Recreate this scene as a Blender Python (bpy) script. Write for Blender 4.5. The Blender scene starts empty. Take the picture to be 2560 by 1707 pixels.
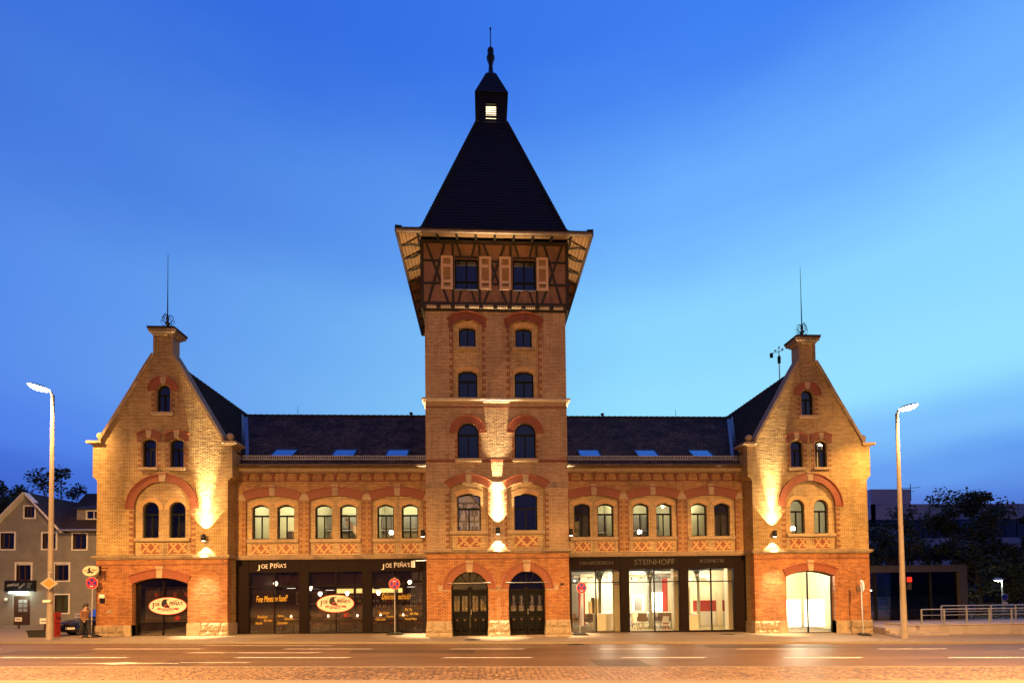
import bpy, bmesh, math, random
from mathutils import Matrix, Vector
from mathutils.geometry import tessellate_polygon
sc = bpy.context.scene
COL = sc.collection
rnd = random.Random(7)
PI = math.pi

# ------------------------------------------------------------------ camera
def rot3(y, p, r):
    return Matrix.Rotation(y, 3, 'Z') @ Matrix.Rotation(p, 3, 'X') @ Matrix.Rotation(r, 3, 'Y')
cam = bpy.data.cameras.new('camera'); camo = bpy.data.objects.new('camera', cam); COL.objects.link(camo)
cam.sensor_width = 36; cam.sensor_fit = 'HORIZONTAL'
cam.lens = 1182.2072 / 2560 * 36
cam.shift_x = (1280 - 1268.2616) / 2560
cam.shift_y = (1431.2784 - 853.5) / 2560
cam.clip_start = .1; cam.clip_end = 2000
camo.matrix_world = Matrix.Translation((-.7366, -25.5451, 2.7831)) @ (rot3(-.0477, .0259, .0121) @ Matrix.Rotation(PI/2, 3, 'X')).to_4x4()
sc.camera = camo
sc.render.engine = 'CYCLES'
sc.cycles.use_denoising = True
sc.cycles.max_bounces = 7; sc.cycles.transparent_max_bounces = 16
sc.cycles.diffuse_bounces = 3; sc.cycles.glossy_bounces = 3
sc.cycles.sample_clamp_indirect = 4.0
sc.cycles.caustics_reflective = False; sc.cycles.caustics_refractive = False
vs = sc.view_settings
vs.view_transform = 'Standard'; vs.look = 'None'; vs.exposure = 0; vs.gamma = 1

# ------------------------------------------------------------------ dusk sky
def s2l(c):
    return tuple(((v/255)/12.92 if v/255 <= .04045 else ((v/255+.055)/1.055)**2.4) for v in c)
def build_world():
    w = bpy.data.worlds.new('World'); sc.world = w; w.use_nodes = True
    nt = w.node_tree; nt.nodes.clear(); N = nt.nodes.new; L = nt.links.new
    out = N('ShaderNodeOutputWorld'); bg = N('ShaderNodeBackground'); L(bg.outputs[0], out.inputs[0])
    tc = N('ShaderNodeTexCoord'); sep = N('ShaderNodeSeparateXYZ'); L(tc.outputs['Generated'], sep.inputs[0])
    # slow cloud waver on the elevation
    mp = N('ShaderNodeMapping'); mp.inputs['Scale'].default_value = (1.6, 1.6, 5.5); L(tc.outputs['Generated'], mp.inputs[0])
    nz = N('ShaderNodeTexNoise'); nz.inputs['Scale'].default_value = 1.7; nz.inputs['Detail'].default_value = 4; L(mp.outputs[0], nz.inputs['Vector'])
    m1 = N('ShaderNodeMath'); m1.operation = 'MULTIPLY_ADD'; m1.inputs[1].default_value = .08; m1.inputs[2].default_value = -.04; L(nz.outputs[0], m1.inputs[0])
    add = N('ShaderNodeMath'); add.operation = 'ADD'; L(sep.outputs[2], add.inputs[0]); L(m1.outputs[0], add.inputs[1])
    def ramp(stops):
        r = N('ShaderNodeValToRGB'); r.color_ramp.interpolation = 'EASE'; e = r.color_ramp.elements
        while len(e) > 1: e.remove(e[-1])
        e[0].position = stops[0][0]; e[0].color = (*s2l(stops[0][1]), 1)
        for p, c in stops[1:]:
            k = e.new(p); k.color = (*s2l(c), 1)
        L(add.outputs[0], r.inputs[0]); return r
    left = ramp([(0, (40, 64, 140)), (.12, (54, 86, 194)), (.25, (68, 112, 230)), (.42, (62, 112, 230)), (.62, (38, 88, 206)), (.85, (34, 80, 198))])
    right = ramp([(0, (40, 75, 150)), (.11, (62, 118, 216)), (.17, (90, 156, 240)), (.23, (120, 190, 252)), (.32, (150, 224, 255)), (.45, (140, 214, 255)), (.60, (108, 176, 255)), (.76, (62, 127, 242)), (.95, (50, 106, 226))])
    mr = N('ShaderNodeMapRange'); mr.inputs[1].default_value = -.88; mr.inputs[2].default_value = .30; L(sep.outputs[0], mr.inputs[0])
    mix = N('ShaderNodeMix'); mix.data_type = 'RGBA'; L(mr.outputs[0], mix.inputs[0]); L(left.outputs[0], mix.inputs[6]); L(right.outputs[0], mix.inputs[7])
    # the sky is darker away from the afterglow
    my = N('ShaderNodeMapRange'); my.interpolation_type = 'SMOOTHSTEP'; my.inputs[1].default_value = -.35; my.inputs[2].default_value = .3; L(sep.outputs[1], my.inputs[0])
    mt = N('ShaderNodeMix'); mt.data_type = 'RGBA'; mt.inputs[6].default_value = (.30, .15, .24, 1); mt.inputs[7].default_value = (1, 1, 1, 1); L(my.outputs[0], mt.inputs[0])
    mul = N('ShaderNodeMix'); mul.data_type = 'RGBA'; mul.blend_type = 'MULTIPLY'; mul.inputs[0].default_value = 1
    L(mix.outputs[2], mul.inputs[6]); L(mt.outputs[2], mul.inputs[7])
    sky = N('ShaderNodeTexSky'); sky.sky_type = 'NISHITA'; sky.sun_disc = False; sky.sun_elevation = math.radians(2); sky.sun_rotation = math.radians(40)
    m2 = N('ShaderNodeMix'); m2.data_type = 'RGBA'; m2.blend_type = 'ADD'; m2.inputs[0].default_value = .003
    L(mul.outputs[2], m2.inputs[6]); L(sky.outputs[0], m2.inputs[7])
    L(m2.outputs[2], bg.inputs[0]); bg.inputs[1].default_value = 1.0
build_world()

# ------------------------------------------------------------------ ground level: the street falls gently to the right
def gz(x): return .03 - .0125 * max(-60, min(60, x))
TILT = -.0445                                  # the street runs slightly oblique to the front

# ------------------------------------------------------------------ materials
MATS = {}
def nodes(name):
    m = bpy.data.materials.new(name); m.use_nodes = True; MATS[name] = m
    nt = m.node_tree; b = nt.nodes['Principled BSDF']
    return m, nt, nt.nodes.new, nt.links.new, b
def mat(name, col, rough=.7, metal=0, spec=.5, var=.15, vs_=3., bump=0, bs=30., emit=None, es=0, stain=0, stretch=(1, 1, 1)):
    m, nt, N, L, b = nodes(name)
    b.inputs['Roughness'].default_value = rough; b.inputs['Metallic'].default_value = metal
    b.inputs['Specular IOR Level'].default_value = spec
    b.inputs['Base Color'].default_value = (*col, 1)
    if emit: b.inputs['Emission Color'].default_value = (*emit, 1); b.inputs['Emission Strength'].default_value = es
    if var or bump or stain:
        g = N('ShaderNodeNewGeometry'); mp = N('ShaderNodeMapping'); mp.inputs['Scale'].default_value = stretch; L(g.outputs['Position'], mp.inputs[0])
    if var:
        nz = N('ShaderNodeTexNoise'); nz.inputs['Scale'].default_value = vs_; nz.inputs['Detail'].default_value = 6; nz.inputs['Roughness'].default_value = .65
        L(mp.outputs[0], nz.inputs['Vector'])
        r = N('ShaderNodeMapRange'); r.inputs[1].default_value = .25; r.inputs[2].default_value = .75; r.inputs[3].default_value = 1 - var; r.inputs[4].default_value = 1 + var; L(nz.outputs[0], r.inputs[0])
        mx = N('ShaderNodeMix'); mx.data_type = 'RGBA'; mx.blend_type = 'MULTIPLY'; mx.inputs[0].default_value = 1; mx.inputs[6].default_value = (*col, 1)
        L(r.outputs[0], mx.inputs[7]); L(mx.outputs[2], b.inputs['Base Color'])
        if stain:
            n2 = N('ShaderNodeTexNoise'); n2.inputs['Scale'].default_value = .9; n2.inputs['Detail'].default_value = 7; n2.inputs['Roughness'].default_value = .7
            L(mp.outputs[0], n2.inputs['Vector'])
            r2 = N('ShaderNodeMapRange'); r2.inputs[1].default_value = .5; r2.inputs[2].default_value = .68; r2.inputs[3].default_value = 1; r2.inputs[4].default_value = 1 - stain; L(n2.outputs[0], r2.inputs[0])
            m3 = N('ShaderNodeMix'); m3.data_type = 'RGBA'; m3.blend_type = 'MULTIPLY'; m3.inputs[0].default_value = 1
            L(mx.outputs[2], m3.inputs[6]); L(r2.outputs[0], m3.inputs[7]); L(m3.outputs[2], b.inputs['Base Color'])
    if bump:
        n3 = N('ShaderNodeTexNoise'); n3.inputs['Scale'].default_value = bs; n3.inputs['Detail'].default_value = 5; L(mp.outputs[0], n3.inputs['Vector'])
        bp = N('ShaderNodeBump'); bp.inputs['Strength'].default_value = .8; bp.inputs['Distance'].default_value = bump; L(n3.outputs[0], bp.inputs['Height']); L(bp.outputs[0], b.inputs['Normal'])
    return m
def brick(name, c1, c2, mortar, w=.25, h=.0775, ms=.011, bumpd=.016, rough=.62, dark=.42):
    m, nt, N, L, b = nodes(name)
    g = N('ShaderNodeNewGeometry'); sp = N('ShaderNodeSeparateXYZ'); L(g.outputs['Position'], sp.inputs[0])
    ad = N('ShaderNodeMath'); L(sp.outputs[0], ad.inputs[0]); L(sp.outputs[1], ad.inputs[1])
    cb = N('ShaderNodeCombineXYZ'); L(ad.outputs[0], cb.inputs[0]); L(sp.outputs[2], cb.inputs[1])
    bt = N('ShaderNodeTexBrick'); L(cb.outputs[0], bt.inputs['Vector']); bt.inputs['Scale'].default_value = 1
    bt.inputs['Brick Width'].default_value = w; bt.inputs['Row Height'].default_value = h; bt.inputs['Mortar Size'].default_value = ms; bt.inputs['Mortar Smooth'].default_value = .3
    bt.inputs['Color1'].default_value = (*c1, 1); bt.inputs['Color2'].default_value = (*c2, 1); bt.inputs['Mortar'].default_value = (*mortar, 1); bt.inputs['Bias'].default_value = -.1
    nz = N('ShaderNodeTexNoise'); nz.inputs['Scale'].default_value = .55; nz.inputs['Detail'].default_value = 8; nz.inputs['Roughness'].default_value = .68; L(g.outputs['Position'], nz.inputs['Vector'])
    r = N('ShaderNodeMapRange'); r.inputs[1].default_value = .3; r.inputs[2].default_value = .72; r.inputs[3].default_value = 1.18; r.inputs[4].default_value = 1 - dark; L(nz.outputs[0], r.inputs[0])
    mx = N('ShaderNodeMix'); mx.data_type = 'RGBA'; mx.blend_type = 'MULTIPLY'; mx.inputs[0].default_value = 1
    L(bt.outputs[0], mx.inputs[6]); L(r.outputs[0], mx.inputs[7])
    # rain streaks and soot, long and thin
    mq = N('ShaderNodeMapping'); mq.inputs['Scale'].default_value = (3.2, 3.2, .32); L(g.outputs['Position'], mq.inputs[0])
    nq = N('ShaderNodeTexNoise'); nq.inputs['Scale'].default_value = 1; nq.inputs['Detail'].default_value = 7; nq.inputs['Roughness'].default_value = .6; L(mq.outputs[0], nq.inputs['Vector'])
    rq = N('ShaderNodeMapRange'); rq.inputs[1].default_value = .52; rq.inputs[2].default_value = .70; rq.inputs[3].default_value = 1; rq.inputs[4].default_value = .68; L(nq.outputs[0], rq.inputs[0])
    mz = N('ShaderNodeMix'); mz.data_type = 'RGBA'; mz.blend_type = 'MULTIPLY'; mz.inputs[0].default_value = 1; L(mx.outputs[2], mz.inputs[6]); L(rq.outputs[0], mz.inputs[7]); L(mz.outputs[2], b.inputs['Base Color'])
    # uneven brick faces, wider than high, that a grazing lamp picks out
    mp = N('ShaderNodeMapping'); mp.inputs['Scale'].default_value = (.7, .7, 6.5); L(g.outputs['Position'], mp.inputs[0])
    n2 = N('ShaderNodeTexNoise'); n2.inputs['Scale'].default_value = 3.2; n2.inputs['Detail'].default_value = 5; n2.inputs['Roughness'].default_value = .6; L(mp.outputs[0], n2.inputs['Vector'])
    mm = N('ShaderNodeMath'); mm.operation = 'MULTIPLY_ADD'; mm.inputs[1].default_value = -.45; L(bt.outputs['Fac'], mm.inputs[0]); L(n2.outputs[0], mm.inputs[2])
    bp = N('ShaderNodeBump'); bp.inputs['Strength'].default_value = 1; bp.inputs['Distance'].default_value = bumpd; L(mm.outputs[0], bp.inputs['Height']); L(bp.outputs[0], b.inputs['Normal'])
    b.inputs['Roughness'].default_value = rough; b.inputs['Specular IOR Level'].default_value = .45
    return m
def glass(name, tint=(1, 1, 1), refl=.10, rough=.0):
    m, nt, N, L, b = nodes(name); nt.nodes.remove(b); out = nt.nodes['Material Output']
    tr = N('ShaderNodeBsdfTransparent'); tr.inputs[0].default_value = (*tint, 1)
    gl = N('ShaderNodeBsdfGlossy'); gl.inputs['Roughness'].default_value = rough
    fr = N('ShaderNodeFresnel'); fr.inputs[0].default_value = 1.5
    ml = N('ShaderNodeMath'); ml.operation = 'MULTIPLY_ADD'; ml.inputs[1].default_value = 1.2; ml.inputs[2].default_value = refl - .05; ml.use_clamp = True; L(fr.outputs[0], ml.inputs[0])
    mx = N('ShaderNodeMixShader'); L(ml.outputs[0], mx.inputs[0]); L(tr.outputs[0], mx.inputs[1]); L(gl.outputs[0], mx.inputs[2]); L(mx.outputs[0], out.inputs[0])
    return m
def glow(name, col, s):
    m, nt, N, L, b = nodes(name); b.inputs['Base Color'].default_value = (.8, .8, .8, 1)
    b.inputs['Emission Color'].default_value = (*col, 1); b.inputs['Emission Strength'].default_value = s
    return m

YEL = brick('yellow_brick', (.56, .40, .17), (.40, .255, .09), (.09, .05, .025))
ORA = brick('orange_brick', (.52, .235, .08), (.34, .12, .036), (.10, .05, .03))
WINGB = brick('wing_brick', (.54, .31, .115), (.38, .185, .06), (.10, .055, .03))
PALE = brick('pale_brick', (.62, .46, .24), (.46, .31, .14), (.11, .075, .045))
TWR = brick('tower_brick', (.56, .40, .235), (.42, .27, .14), (.11, .07, .042))
REDB = brick('red_brick', (.25, .075, .034), (.19, .055, .026), (.09, .04, .025), ms=.006, bumpd=.006)
VOUS = mat('red_voussoir', (.24, .070, .032), .6, var=.28, vs_=14, bump=.006, bs=40)
VOUY = mat('yellow_voussoir', (.52, .33, .14), .6, var=.25, vs_=14, bump=.006, bs=40)
QUO = brick('quoin_brick', (.30, .125, .055), (.25, .095, .04), (.09, .045, .025), ms=.008, bumpd=.006)
JOINT = mat('dark_joint', (.09, .05, .03), .9, var=.1)
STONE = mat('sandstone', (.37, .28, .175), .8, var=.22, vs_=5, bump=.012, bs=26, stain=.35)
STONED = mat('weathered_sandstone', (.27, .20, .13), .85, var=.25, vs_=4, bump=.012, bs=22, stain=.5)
ROCK = mat('rockfaced_stone', (.31, .24, .155), .9, var=.3, vs_=9, bump=.03, bs=18)
TILE = mat('dark_roof_tile', (.035, .026, .024), .7, spec=.12, var=.4, vs_=2.6, bump=.015, bs=9)
TILET = mat('tower_roof_tile', (.0085, .009, .0115), .6, spec=.3, var=.4, vs_=3, bump=.01, bs=9)
ZINC = mat('zinc_sheet', (.20, .21, .24), .45, metal=.5, var=.2, vs_=3)
GUT = mat('weathered_copper_gutter', (.16, .115, .085), .5, metal=.4, var=.35, vs_=4)
TIMB = mat('black_timber', (.018, .013, .010), .7, var=.3, vs_=8, bump=.006, bs=18)
BOARD = mat('soffit_board', (.33, .19, .09), .75, var=.35, vs_=6, bump=.01, bs=12)
FRAME = mat('dark_window_frame', (.006, .008, .006), .6, spec=.12, var=.1)
METAL = mat('brown_fascia_metal', (.010, .0055, .0048), .6, spec=.08, var=.15, vs_=1.5)
DARKM = mat('black_metal', (.012, .012, .013), .45, metal=.3, var=.1)
DOOR = mat('black_painted_door', (.0035, .0028, .0024), .5, spec=.10, var=.2, vs_=6)
SHUT = mat('beige_shutter_paint', (.50, .36, .25), .55, var=.06)
PLAST = mat('grey_render', (.215, .205, .195), .9, var=.18, vs_=1.2, bump=.006, bs=30, stain=.2)
WHITE = mat('white_paint', (.72, .70, .66), .5, var=.05)
CREAM = mat('cream_wall_paint', (.74, .66, .46), .8, var=.04)
OFFW = mat('office_wall_paint', (.64, .60, .42), .85, var=.06)
GREYW = mat('grey_wall_paint', (.24, .23, .21), .85, var=.08)
BROWNW = mat('brown_wall_paint', (.035, .016, .009), .8, var=.3, vs_=2)
REDW = mat('red_wall_paint', (.30, .025, .016), .6, var=.05)
FLOORM = mat('polished_floor', (.42, .36, .22), .22, var=.08, vs_=2)
WOOD = mat('dark_wood', (.05, .022, .011), .5, var=.3, vs_=8)
LEATH = mat('brown_leather', (.13, .085, .06), .5, var=.1)
GALV = mat('galvanised_steel', (.42, .42, .42), .42, metal=.6, var=.15, vs_=9)
POLEM = mat('concrete_pole', (.22, .18, .145), .75, var=.15, vs_=5, bump=.004, bs=50)
RUBB = mat('black_rubber', (.02, .02, .018), .9, var=.2)
LETW = mat('white_letter', (.75, .72, .68), .5, var=0)
LETG = mat('grey_letter', (.035, .027, .025), .5, var=0)
LETY = mat('yellow_letter', (.80, .50, .05), .5, var=0)
LETR = mat('red_letter', (.55, .03, .02), .5, var=0)
LETK = mat('black_letter', (.015, .012, .015), .6, var=0)
PINK = mat('cream_sign_plate', (.80, .62, .50), .5, var=.03)
SIGNR = mat('sign_red', (.62, .03, .02), .4, var=.03)
SIGNB = mat('sign_blue', (.02, .035, .30), .4, var=.03)
mat('sign_white', (.30, .27, .22), .5, var=.1)
SIGNY = mat('sign_yellow', (.34, .17, .015), .4, var=.03)
GLASS = glass('clear_glass', (.96, .97, .95), .05)
GLASSD = glass('tinted_glass', (.85, .82, .78), .06)
m_, nt_, N_, L_, b_ = nodes('night_window_glass'); b_.inputs['Base Color'].default_value = (.006, .006, .010, 1); b_.inputs['Roughness'].default_value = .03; b_.inputs['IOR'].default_value = 2.1
NIGHT = m_
MIRR = mat('mirroring_glass', (.5, .48, .45), .02, metal=.75, var=.05)
FROST = glow('frosted_lit_glass', (1, .92, .64), 4.5)
HEAD = glow('sodium_lens', (1, .80, .45), 60)
LAMPG = glow('warm_lamp_glass', (1, .84, .55), 14)
BULB = glow('bulb', (1, .88, .62), 16)
PEND = glow('pendant_disc', (1, .93, .8), 3.5)
SHELFG = glow('lit_shelf', (1, .66, .20), 3.2)
CAND = glow('candle_flame', (1, .55, .38), 14)
TUBE = glow('tube_light', (.9, 1, .84), 14)
LANT = glow('lantern_light', (1, .78, .42), 4)

# ------------------------------------------------------------------ mesh helpers
class MB:
    def __init__(s): s.v = []; s.f = []; s.mi = []; s.ms = []
    def face(s, pts, m):
        b = len(s.v); s.v += [tuple(p) for p in pts]; s.f.append(tuple(range(b, b + len(pts)))); s.mi.append(s.slot(m))
    def slot(s, m):
        if m not in s.ms: s.ms.append(m)
        return s.ms.index(m)
    def mesh(s, verts, faces, m):
        b = len(s.v); s.v += [tuple(p) for p in verts]; k = s.slot(m)
        for f in faces: s.f.append(tuple(b + i for i in f)); s.mi.append(k)
    def box(s, x0, x1, y0, y1, z0, z1, m, M=None):
        v = [(x0, y0, z0), (x1, y0, z0), (x1, y1, z0), (x0, y1, z0), (x0, y0, z1), (x1, y0, z1), (x1, y1, z1), (x0, y1, z1)]
        if M is not None: v = [M @ Vector(p) for p in v]
        s.mesh(v, [(0, 3, 2, 1), (4, 5, 6, 7), (0, 1, 5, 4), (1, 2, 6, 5), (2, 3, 7, 6), (3, 0, 4, 7)], m)
    def prism(s, pts, y0, y1, m, front=True, back=True):
        """polygon in the XZ plane extruded from y0 to y1"""
        n = len(pts); v = [(x, y0, z) for x, z in pts] + [(x, y1, z) for x, z in pts]; f = []
        tri = tessellate_polygon([[Vector((x, z, 0)) for x, z in pts]])
        if front: f += [tuple(t) for t in tri]
        if back: f += [tuple(i + n for i in t) for t in tri]
        f += [(i, (i + 1) % n, n + (i + 1) % n, n + i) for i in range(n)]
        s.mesh(v, f, m)
    def plate(s, outer, holes, y0, yo, yh, m, mh=None):
        """front face at y0 with holes; outline sides reach yo, hole sides (reveals) reach yh"""
        loops = [outer] + holes; allp = [p for l in loops for p in l]
        tri = tessellate_polygon([[Vector((x, z, 0)) for x, z in l] for l in loops])
        s.mesh([(x, y0, z) for x, z in allp], [tuple(t) for t in tri], m)
        for k, l in enumerate(loops):
            y1 = yo if k == 0 else yh
            if y1 is None: continue
            n = len(l)
            s.mesh([(x, y0, z) for x, z in l] + [(x, y1, z) for x, z in l], [(i, (i + 1) % n, n + (i + 1) % n, n + i) for i in range(n)], m if k == 0 else (mh or m))
    def tube(s, path, r, m, n=8, cap=True):
        rs = r if isinstance(r, (list, tuple)) else [r] * len(path)
        P = [Vector(p) for p in path]; base = len(s.v); ref = None
        for i, p in enumerate(P):
            t = (P[min(i + 1, len(P) - 1)] - P[max(i - 1, 0)])
            t = t.normalized() if t.length > 1e-9 else Vector((0, 0, 1))
            if ref is None: ref = Vector((0, 1, 0)) if abs(t.y) < .9 else Vector((1, 0, 0))
            a = t.cross(ref).normalized(); b = t.cross(a).normalized(); ref = -b if (-b).dot(ref) > 0 else b
            for k in range(n):
                an = 2 * PI * k / n; s.v.append(tuple(p + (a * math.cos(an) + b * math.sin(an)) * rs[i]))
        ks = s.slot(m)
        for i in range(len(P) - 1):
            for k in range(n):
                s.f.append((base + i*n + k, base + i*n + (k+1) % n, base + (i+1)*n + (k+1) % n, base + (i+1)*n + k)); s.mi.append(ks)
        if cap:
            s.f.append(tuple(base + k for k in range(n))); s.mi.append(ks)
            s.f.append(tuple(base + (len(P)-1)*n + k for k in range(n))); s.mi.append(ks)
    def lathe(s, cx, cy, prof, m, n=16):
        """prof: (r, z) rows about a vertical axis"""
        base = len(s.v); ks = s.slot(m)
        for r, z in prof:
            for k in range(n):
                a = 2*PI*k/n; s.v.append((cx + r*math.cos(a), cy + r*math.sin(a), z))
        for i in range(len(prof) - 1):
            for k in range(n):
                s.f.append((base + i*n + k, base + i*n + (k+1) % n, base + (i+1)*n + (k+1) % n, base + (i+1)*n + k)); s.mi.append(ks)
        s.f.append(tuple(base + k for k in range(n))); s.mi.append(ks)
        s.f.append(tuple(base + (len(prof)-1)*n + k for k in range(n))); s.mi.append(ks)
    def build(s, name, parent=None, smooth=False, label=None):
        me = bpy.data.meshes.new(name); me.from_pydata(s.v, [], s.f)
        for m in s.ms: me.materials.append(m)
        me.polygons.foreach_set('material_index', s.mi)
        if smooth: me.polygons.foreach_set('use_smooth', [True] * len(s.f))
        me.update()
        o = bpy.data.objects.new(name, me); COL.objects.link(o)
        if parent is not None: o.parent = parent; o.matrix_parent_inverse = parent.matrix_world.inverted() if False else Matrix.Identity(4)
        if label: o['label'] = label
        return o
def tag(o, label, cat, group=None, kind=None):
    o['label'] = label; o['category'] = cat
    if group: o['group'] = group
    if kind: o['kind'] = kind
    return o
def thing(name, label, cat, loc=(0, 0, 0), rz=0, group=None):
    o = bpy.data.objects.new(name, None); COL.objects.link(o); o.location = loc; o.rotation_euler = (0, 0, rz); o.empty_display_size = .2
    return tag(o, label, cat, group)
def struct(mb, name):
    o = mb.build(name); o['kind'] = 'structure'; return o
def kids(o): return [c for c in bpy.data.objects if c.parent is o]
def dup(root, loc, rz=None, label=None):
    def cp(o, par):
        c = o.copy(); COL.objects.link(c); c.parent = par
        for k in kids(o): cp(k, c)
        return c
    r = cp(root, None); r.location = loc
    if rz is not None: r.rotation_euler = (0, 0, rz)
    if label: r['label'] = label
    return r
def light(name, kind, loc, power, col, parent=None, size=.1, spot=None, blend=.15, direction=None, shape=None):
    l = bpy.data.lights.new(name, kind); l.energy = power; l.color = col
    if kind == 'AREA':
        l.size = size
        if shape: l.shape = 'RECTANGLE'; l.size, l.size_y = shape
    else: l.shadow_soft_size = size
    if kind == 'SPOT': l.spot_size = math.radians(spot); l.spot_blend = blend
    o = bpy.data.objects.new(name, l); COL.objects.link(o); o.location = loc
    if direction is not None: o.rotation_mode = 'QUATERNION'; o.rotation_quaternion = Vector(direction).to_track_quat('-Z', 'Y')
    if parent is not None: o.parent = parent
    return o
def arc(xl, xr, zs, zt, n=14):
    """points of the circular arc from (xl,zs) over the crown zt to (xr,zs)"""
    w = (xr - xl) / 2; h = zt - zs; r = (w*w + h*h) / (2*h); cx = (xl + xr)/2; cz = zt - r; a = math.atan2(w, r - h)
    return [(cx + r*math.sin(-a + 2*a*i/n), cz + r*math.cos(-a + 2*a*i/n)) for i in range(n + 1)]
def opening(xl, xr, zb, zs, zt, n=14):
    return [(xl, zb)] + arc(xl, xr, zs, zt, n) + [(xr, zb)]
def rect(x0, x1, z0, z1): return [(x0, z0), (x0, z1), (x1, z1), (x1, z0)]
def arch_ring(mb, xl, xr, zs, zt, th, y0, y1, m, n=None, skip=None, joint=None, bw=.085, legs=0):
    """ring of single wedge bricks over the arc; a dark backing shows as the joints"""
    w = (xr - xl)/2; h = zt - zs; r = (w*w + h*h)/(2*h); cx = (xl + xr)/2; cz = zt - r; a = math.atan2(w, r - h)
    n = n or max(6, int(2*a*(r + th/2)/bw)); P = lambda rr, t: (cx + rr*math.sin(t), cz + rr*math.cos(t))
    K = 24
    ring = [P(r, -a + 2*a*i/K) for i in range(K + 1)] + [P(r + th, a - 2*a*i/K) for i in range(K + 1)]
    mb.prism(ring, y0 + .012, y1, joint or JOINT)
    for i in range(n):
        t0 = -a + 2*a*i/n; t1 = -a + 2*a*(i+1)/n; g = .004/(r + th/2)
        if skip and abs((t0+t1)/2)*r < skip: continue
        d = rnd.uniform(0, .006)
        mb.prism([P(r, t0+g), P(r + th, t0+g), P(r + th, t1-g), P(r, t1-g)], y0 + d, y0 + .02, m)
def hood_rim(mb, xl, xr, zs, zt, th, y0, y1, m):
    w = (xr - xl)/2; h = zt - zs; r = (w*w + h*h)/(2*h); cx = (xl + xr)/2; cz = zt - r; a = math.atan2(w, r - h)
    P = lambda rr, t: (cx + rr*math.sin(t), cz + rr*math.cos(t)); K = 28
    mb.prism([P(r, -a + 2*a*i/K) for i in range(K + 1)] + [P(r + th, a - 2*a*i/K) for i in range(K + 1)], y0, y1, m)
def text(body, x, y, z, width, m, parent, name='lettering', bold=0, h=None, shear=0, tilt=0, depth=.012, rz=0, align='CENTER'):
    c = bpy.data.curves.new(name, 'FONT'); c.body = body; c.align_x = align; c.align_y = 'CENTER'; c.size = .3; c.extrude = depth/2; c.shear = shear; c.resolution_u = 3; c.offset = bold or (-.003 if shear else 0)
    c.materials.append(m)
    o = bpy.data.objects.new(name, c); COL.objects.link(o); bpy.context.view_layer.update()
    k = width / max(o.dimensions.x, 1e-3); hz = (h / max(o.dimensions.y, 1e-3)) if h else k
    me = bpy.data.meshes.new_from_object(o); bpy.data.objects.remove(o); bpy.data.curves.remove(c)
    me.name = name; o = bpy.data.objects.new(name, me); COL.objects.link(o)
    o.scale = (k, hz, 1); o.location = (x, y, z); o.rotation_euler = (PI/2, tilt, rz)
    if parent is not None: o.parent = parent
    return o
def rock(mb, x0, x1, z0, z1, y, depth=.3, m=None, bx=.75, rows=2, batter=0, seed=1, amp=.045):
    """rock-faced ashlar: a bulged, chipped face per block, with real joints"""
    r = random.Random(seed); m = m or ROCK; hz = (z1 - z0)/rows
    for j in range(rows):
        nb = max(1, round((x1 - x0)/bx)); off = .5 if j % 2 else 0; cuts = [x0]
        for i in range(1, nb + (1 if off else 0)):
            c = x0 + (i - off)*(x1 - x0)/nb + r.uniform(-.06, .06)
            if c - cuts[-1] > .2 and x1 - c > .2: cuts.append(c)
        cuts.append(x1)
        for a, b in zip(cuts[:-1], cuts[1:]):
            nx, nz = max(3, int((b-a)/.09)), max(3, int(hz/.09)); V = []; F = []
            for q in range(nz + 1):
                for p in range(nx + 1):
                    u, v = p/nx, q/nz; edge = p in (0, nx) or q in (0, nz)
                    x = a + .012 + (b - a - .024)*u; z = z0 + j*hz + .012 + (hz - .024)*v
                    bt = batter*(1 - (z - z0)/(z1 - z0)); x += bt*((x - (x0+x1)/2)/((x1-x0)/2))
                    V.append((x, y - bt - (0 if edge else .03 + r.uniform(0, amp)), z))
            for q in range(nz):
                for p in range(nx): i = q*(nx+1) + p; F.append((i, i+1, i+nx+2, i+nx+1))
            mb.mesh(V, F, m)
    bt = batter
    mb.mesh([(x0 - bt, y - bt + .012, z0), (x1 + bt, y - bt + .012, z0), (x1, y + .012, z1), (x0, y + .012, z1), (x0 - bt, y + depth, z0), (x1 + bt, y + depth, z0), (x1, y + depth, z1), (x0, y + depth, z1)],
            [(0, 1, 2, 3), (1, 5, 6, 2), (4, 0, 3, 7), (3, 2, 6, 7)], STONED)

# ------------------------------------------------------------------ setting: ground, street, pavement, cobbles
def strip(t0, t1, z, m, name, x0=-95, x1=95, dz=0, nx=60, thick=0):
    """band along the street between two offsets; t is measured square to the street at x = 0"""
    mb = MB(); V = []; F = []
    for i in range(nx + 1):
        x = x0 + (x1-x0)*i/nx
        for t in (t0, t1): V.append((x, t + TILT*x, gz(x) + z))
    for i in range(nx): F.append((2*i, 2*i+2, 2*i+3, 2*i+1))
    mb.mesh(V, F, m)
    if thick: mb.mesh([(p[0], p[1], p[2]) for p in V[0::2]] + [(p[0], p[1], p[2]-thick) for p in V[0::2]], [(i, i+1, nx+2+i, nx+1+i) for i in range(nx)], m)
    if thick: mb.mesh([(p[0], p[1], p[2]) for p in V[1::2]] + [(p[0], p[1], p[2]-thick) for p in V[1::2]], [(i, i+1, nx+2+i, nx+1+i) for i in range(nx)], m)
    return struct(mb, name)
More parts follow.
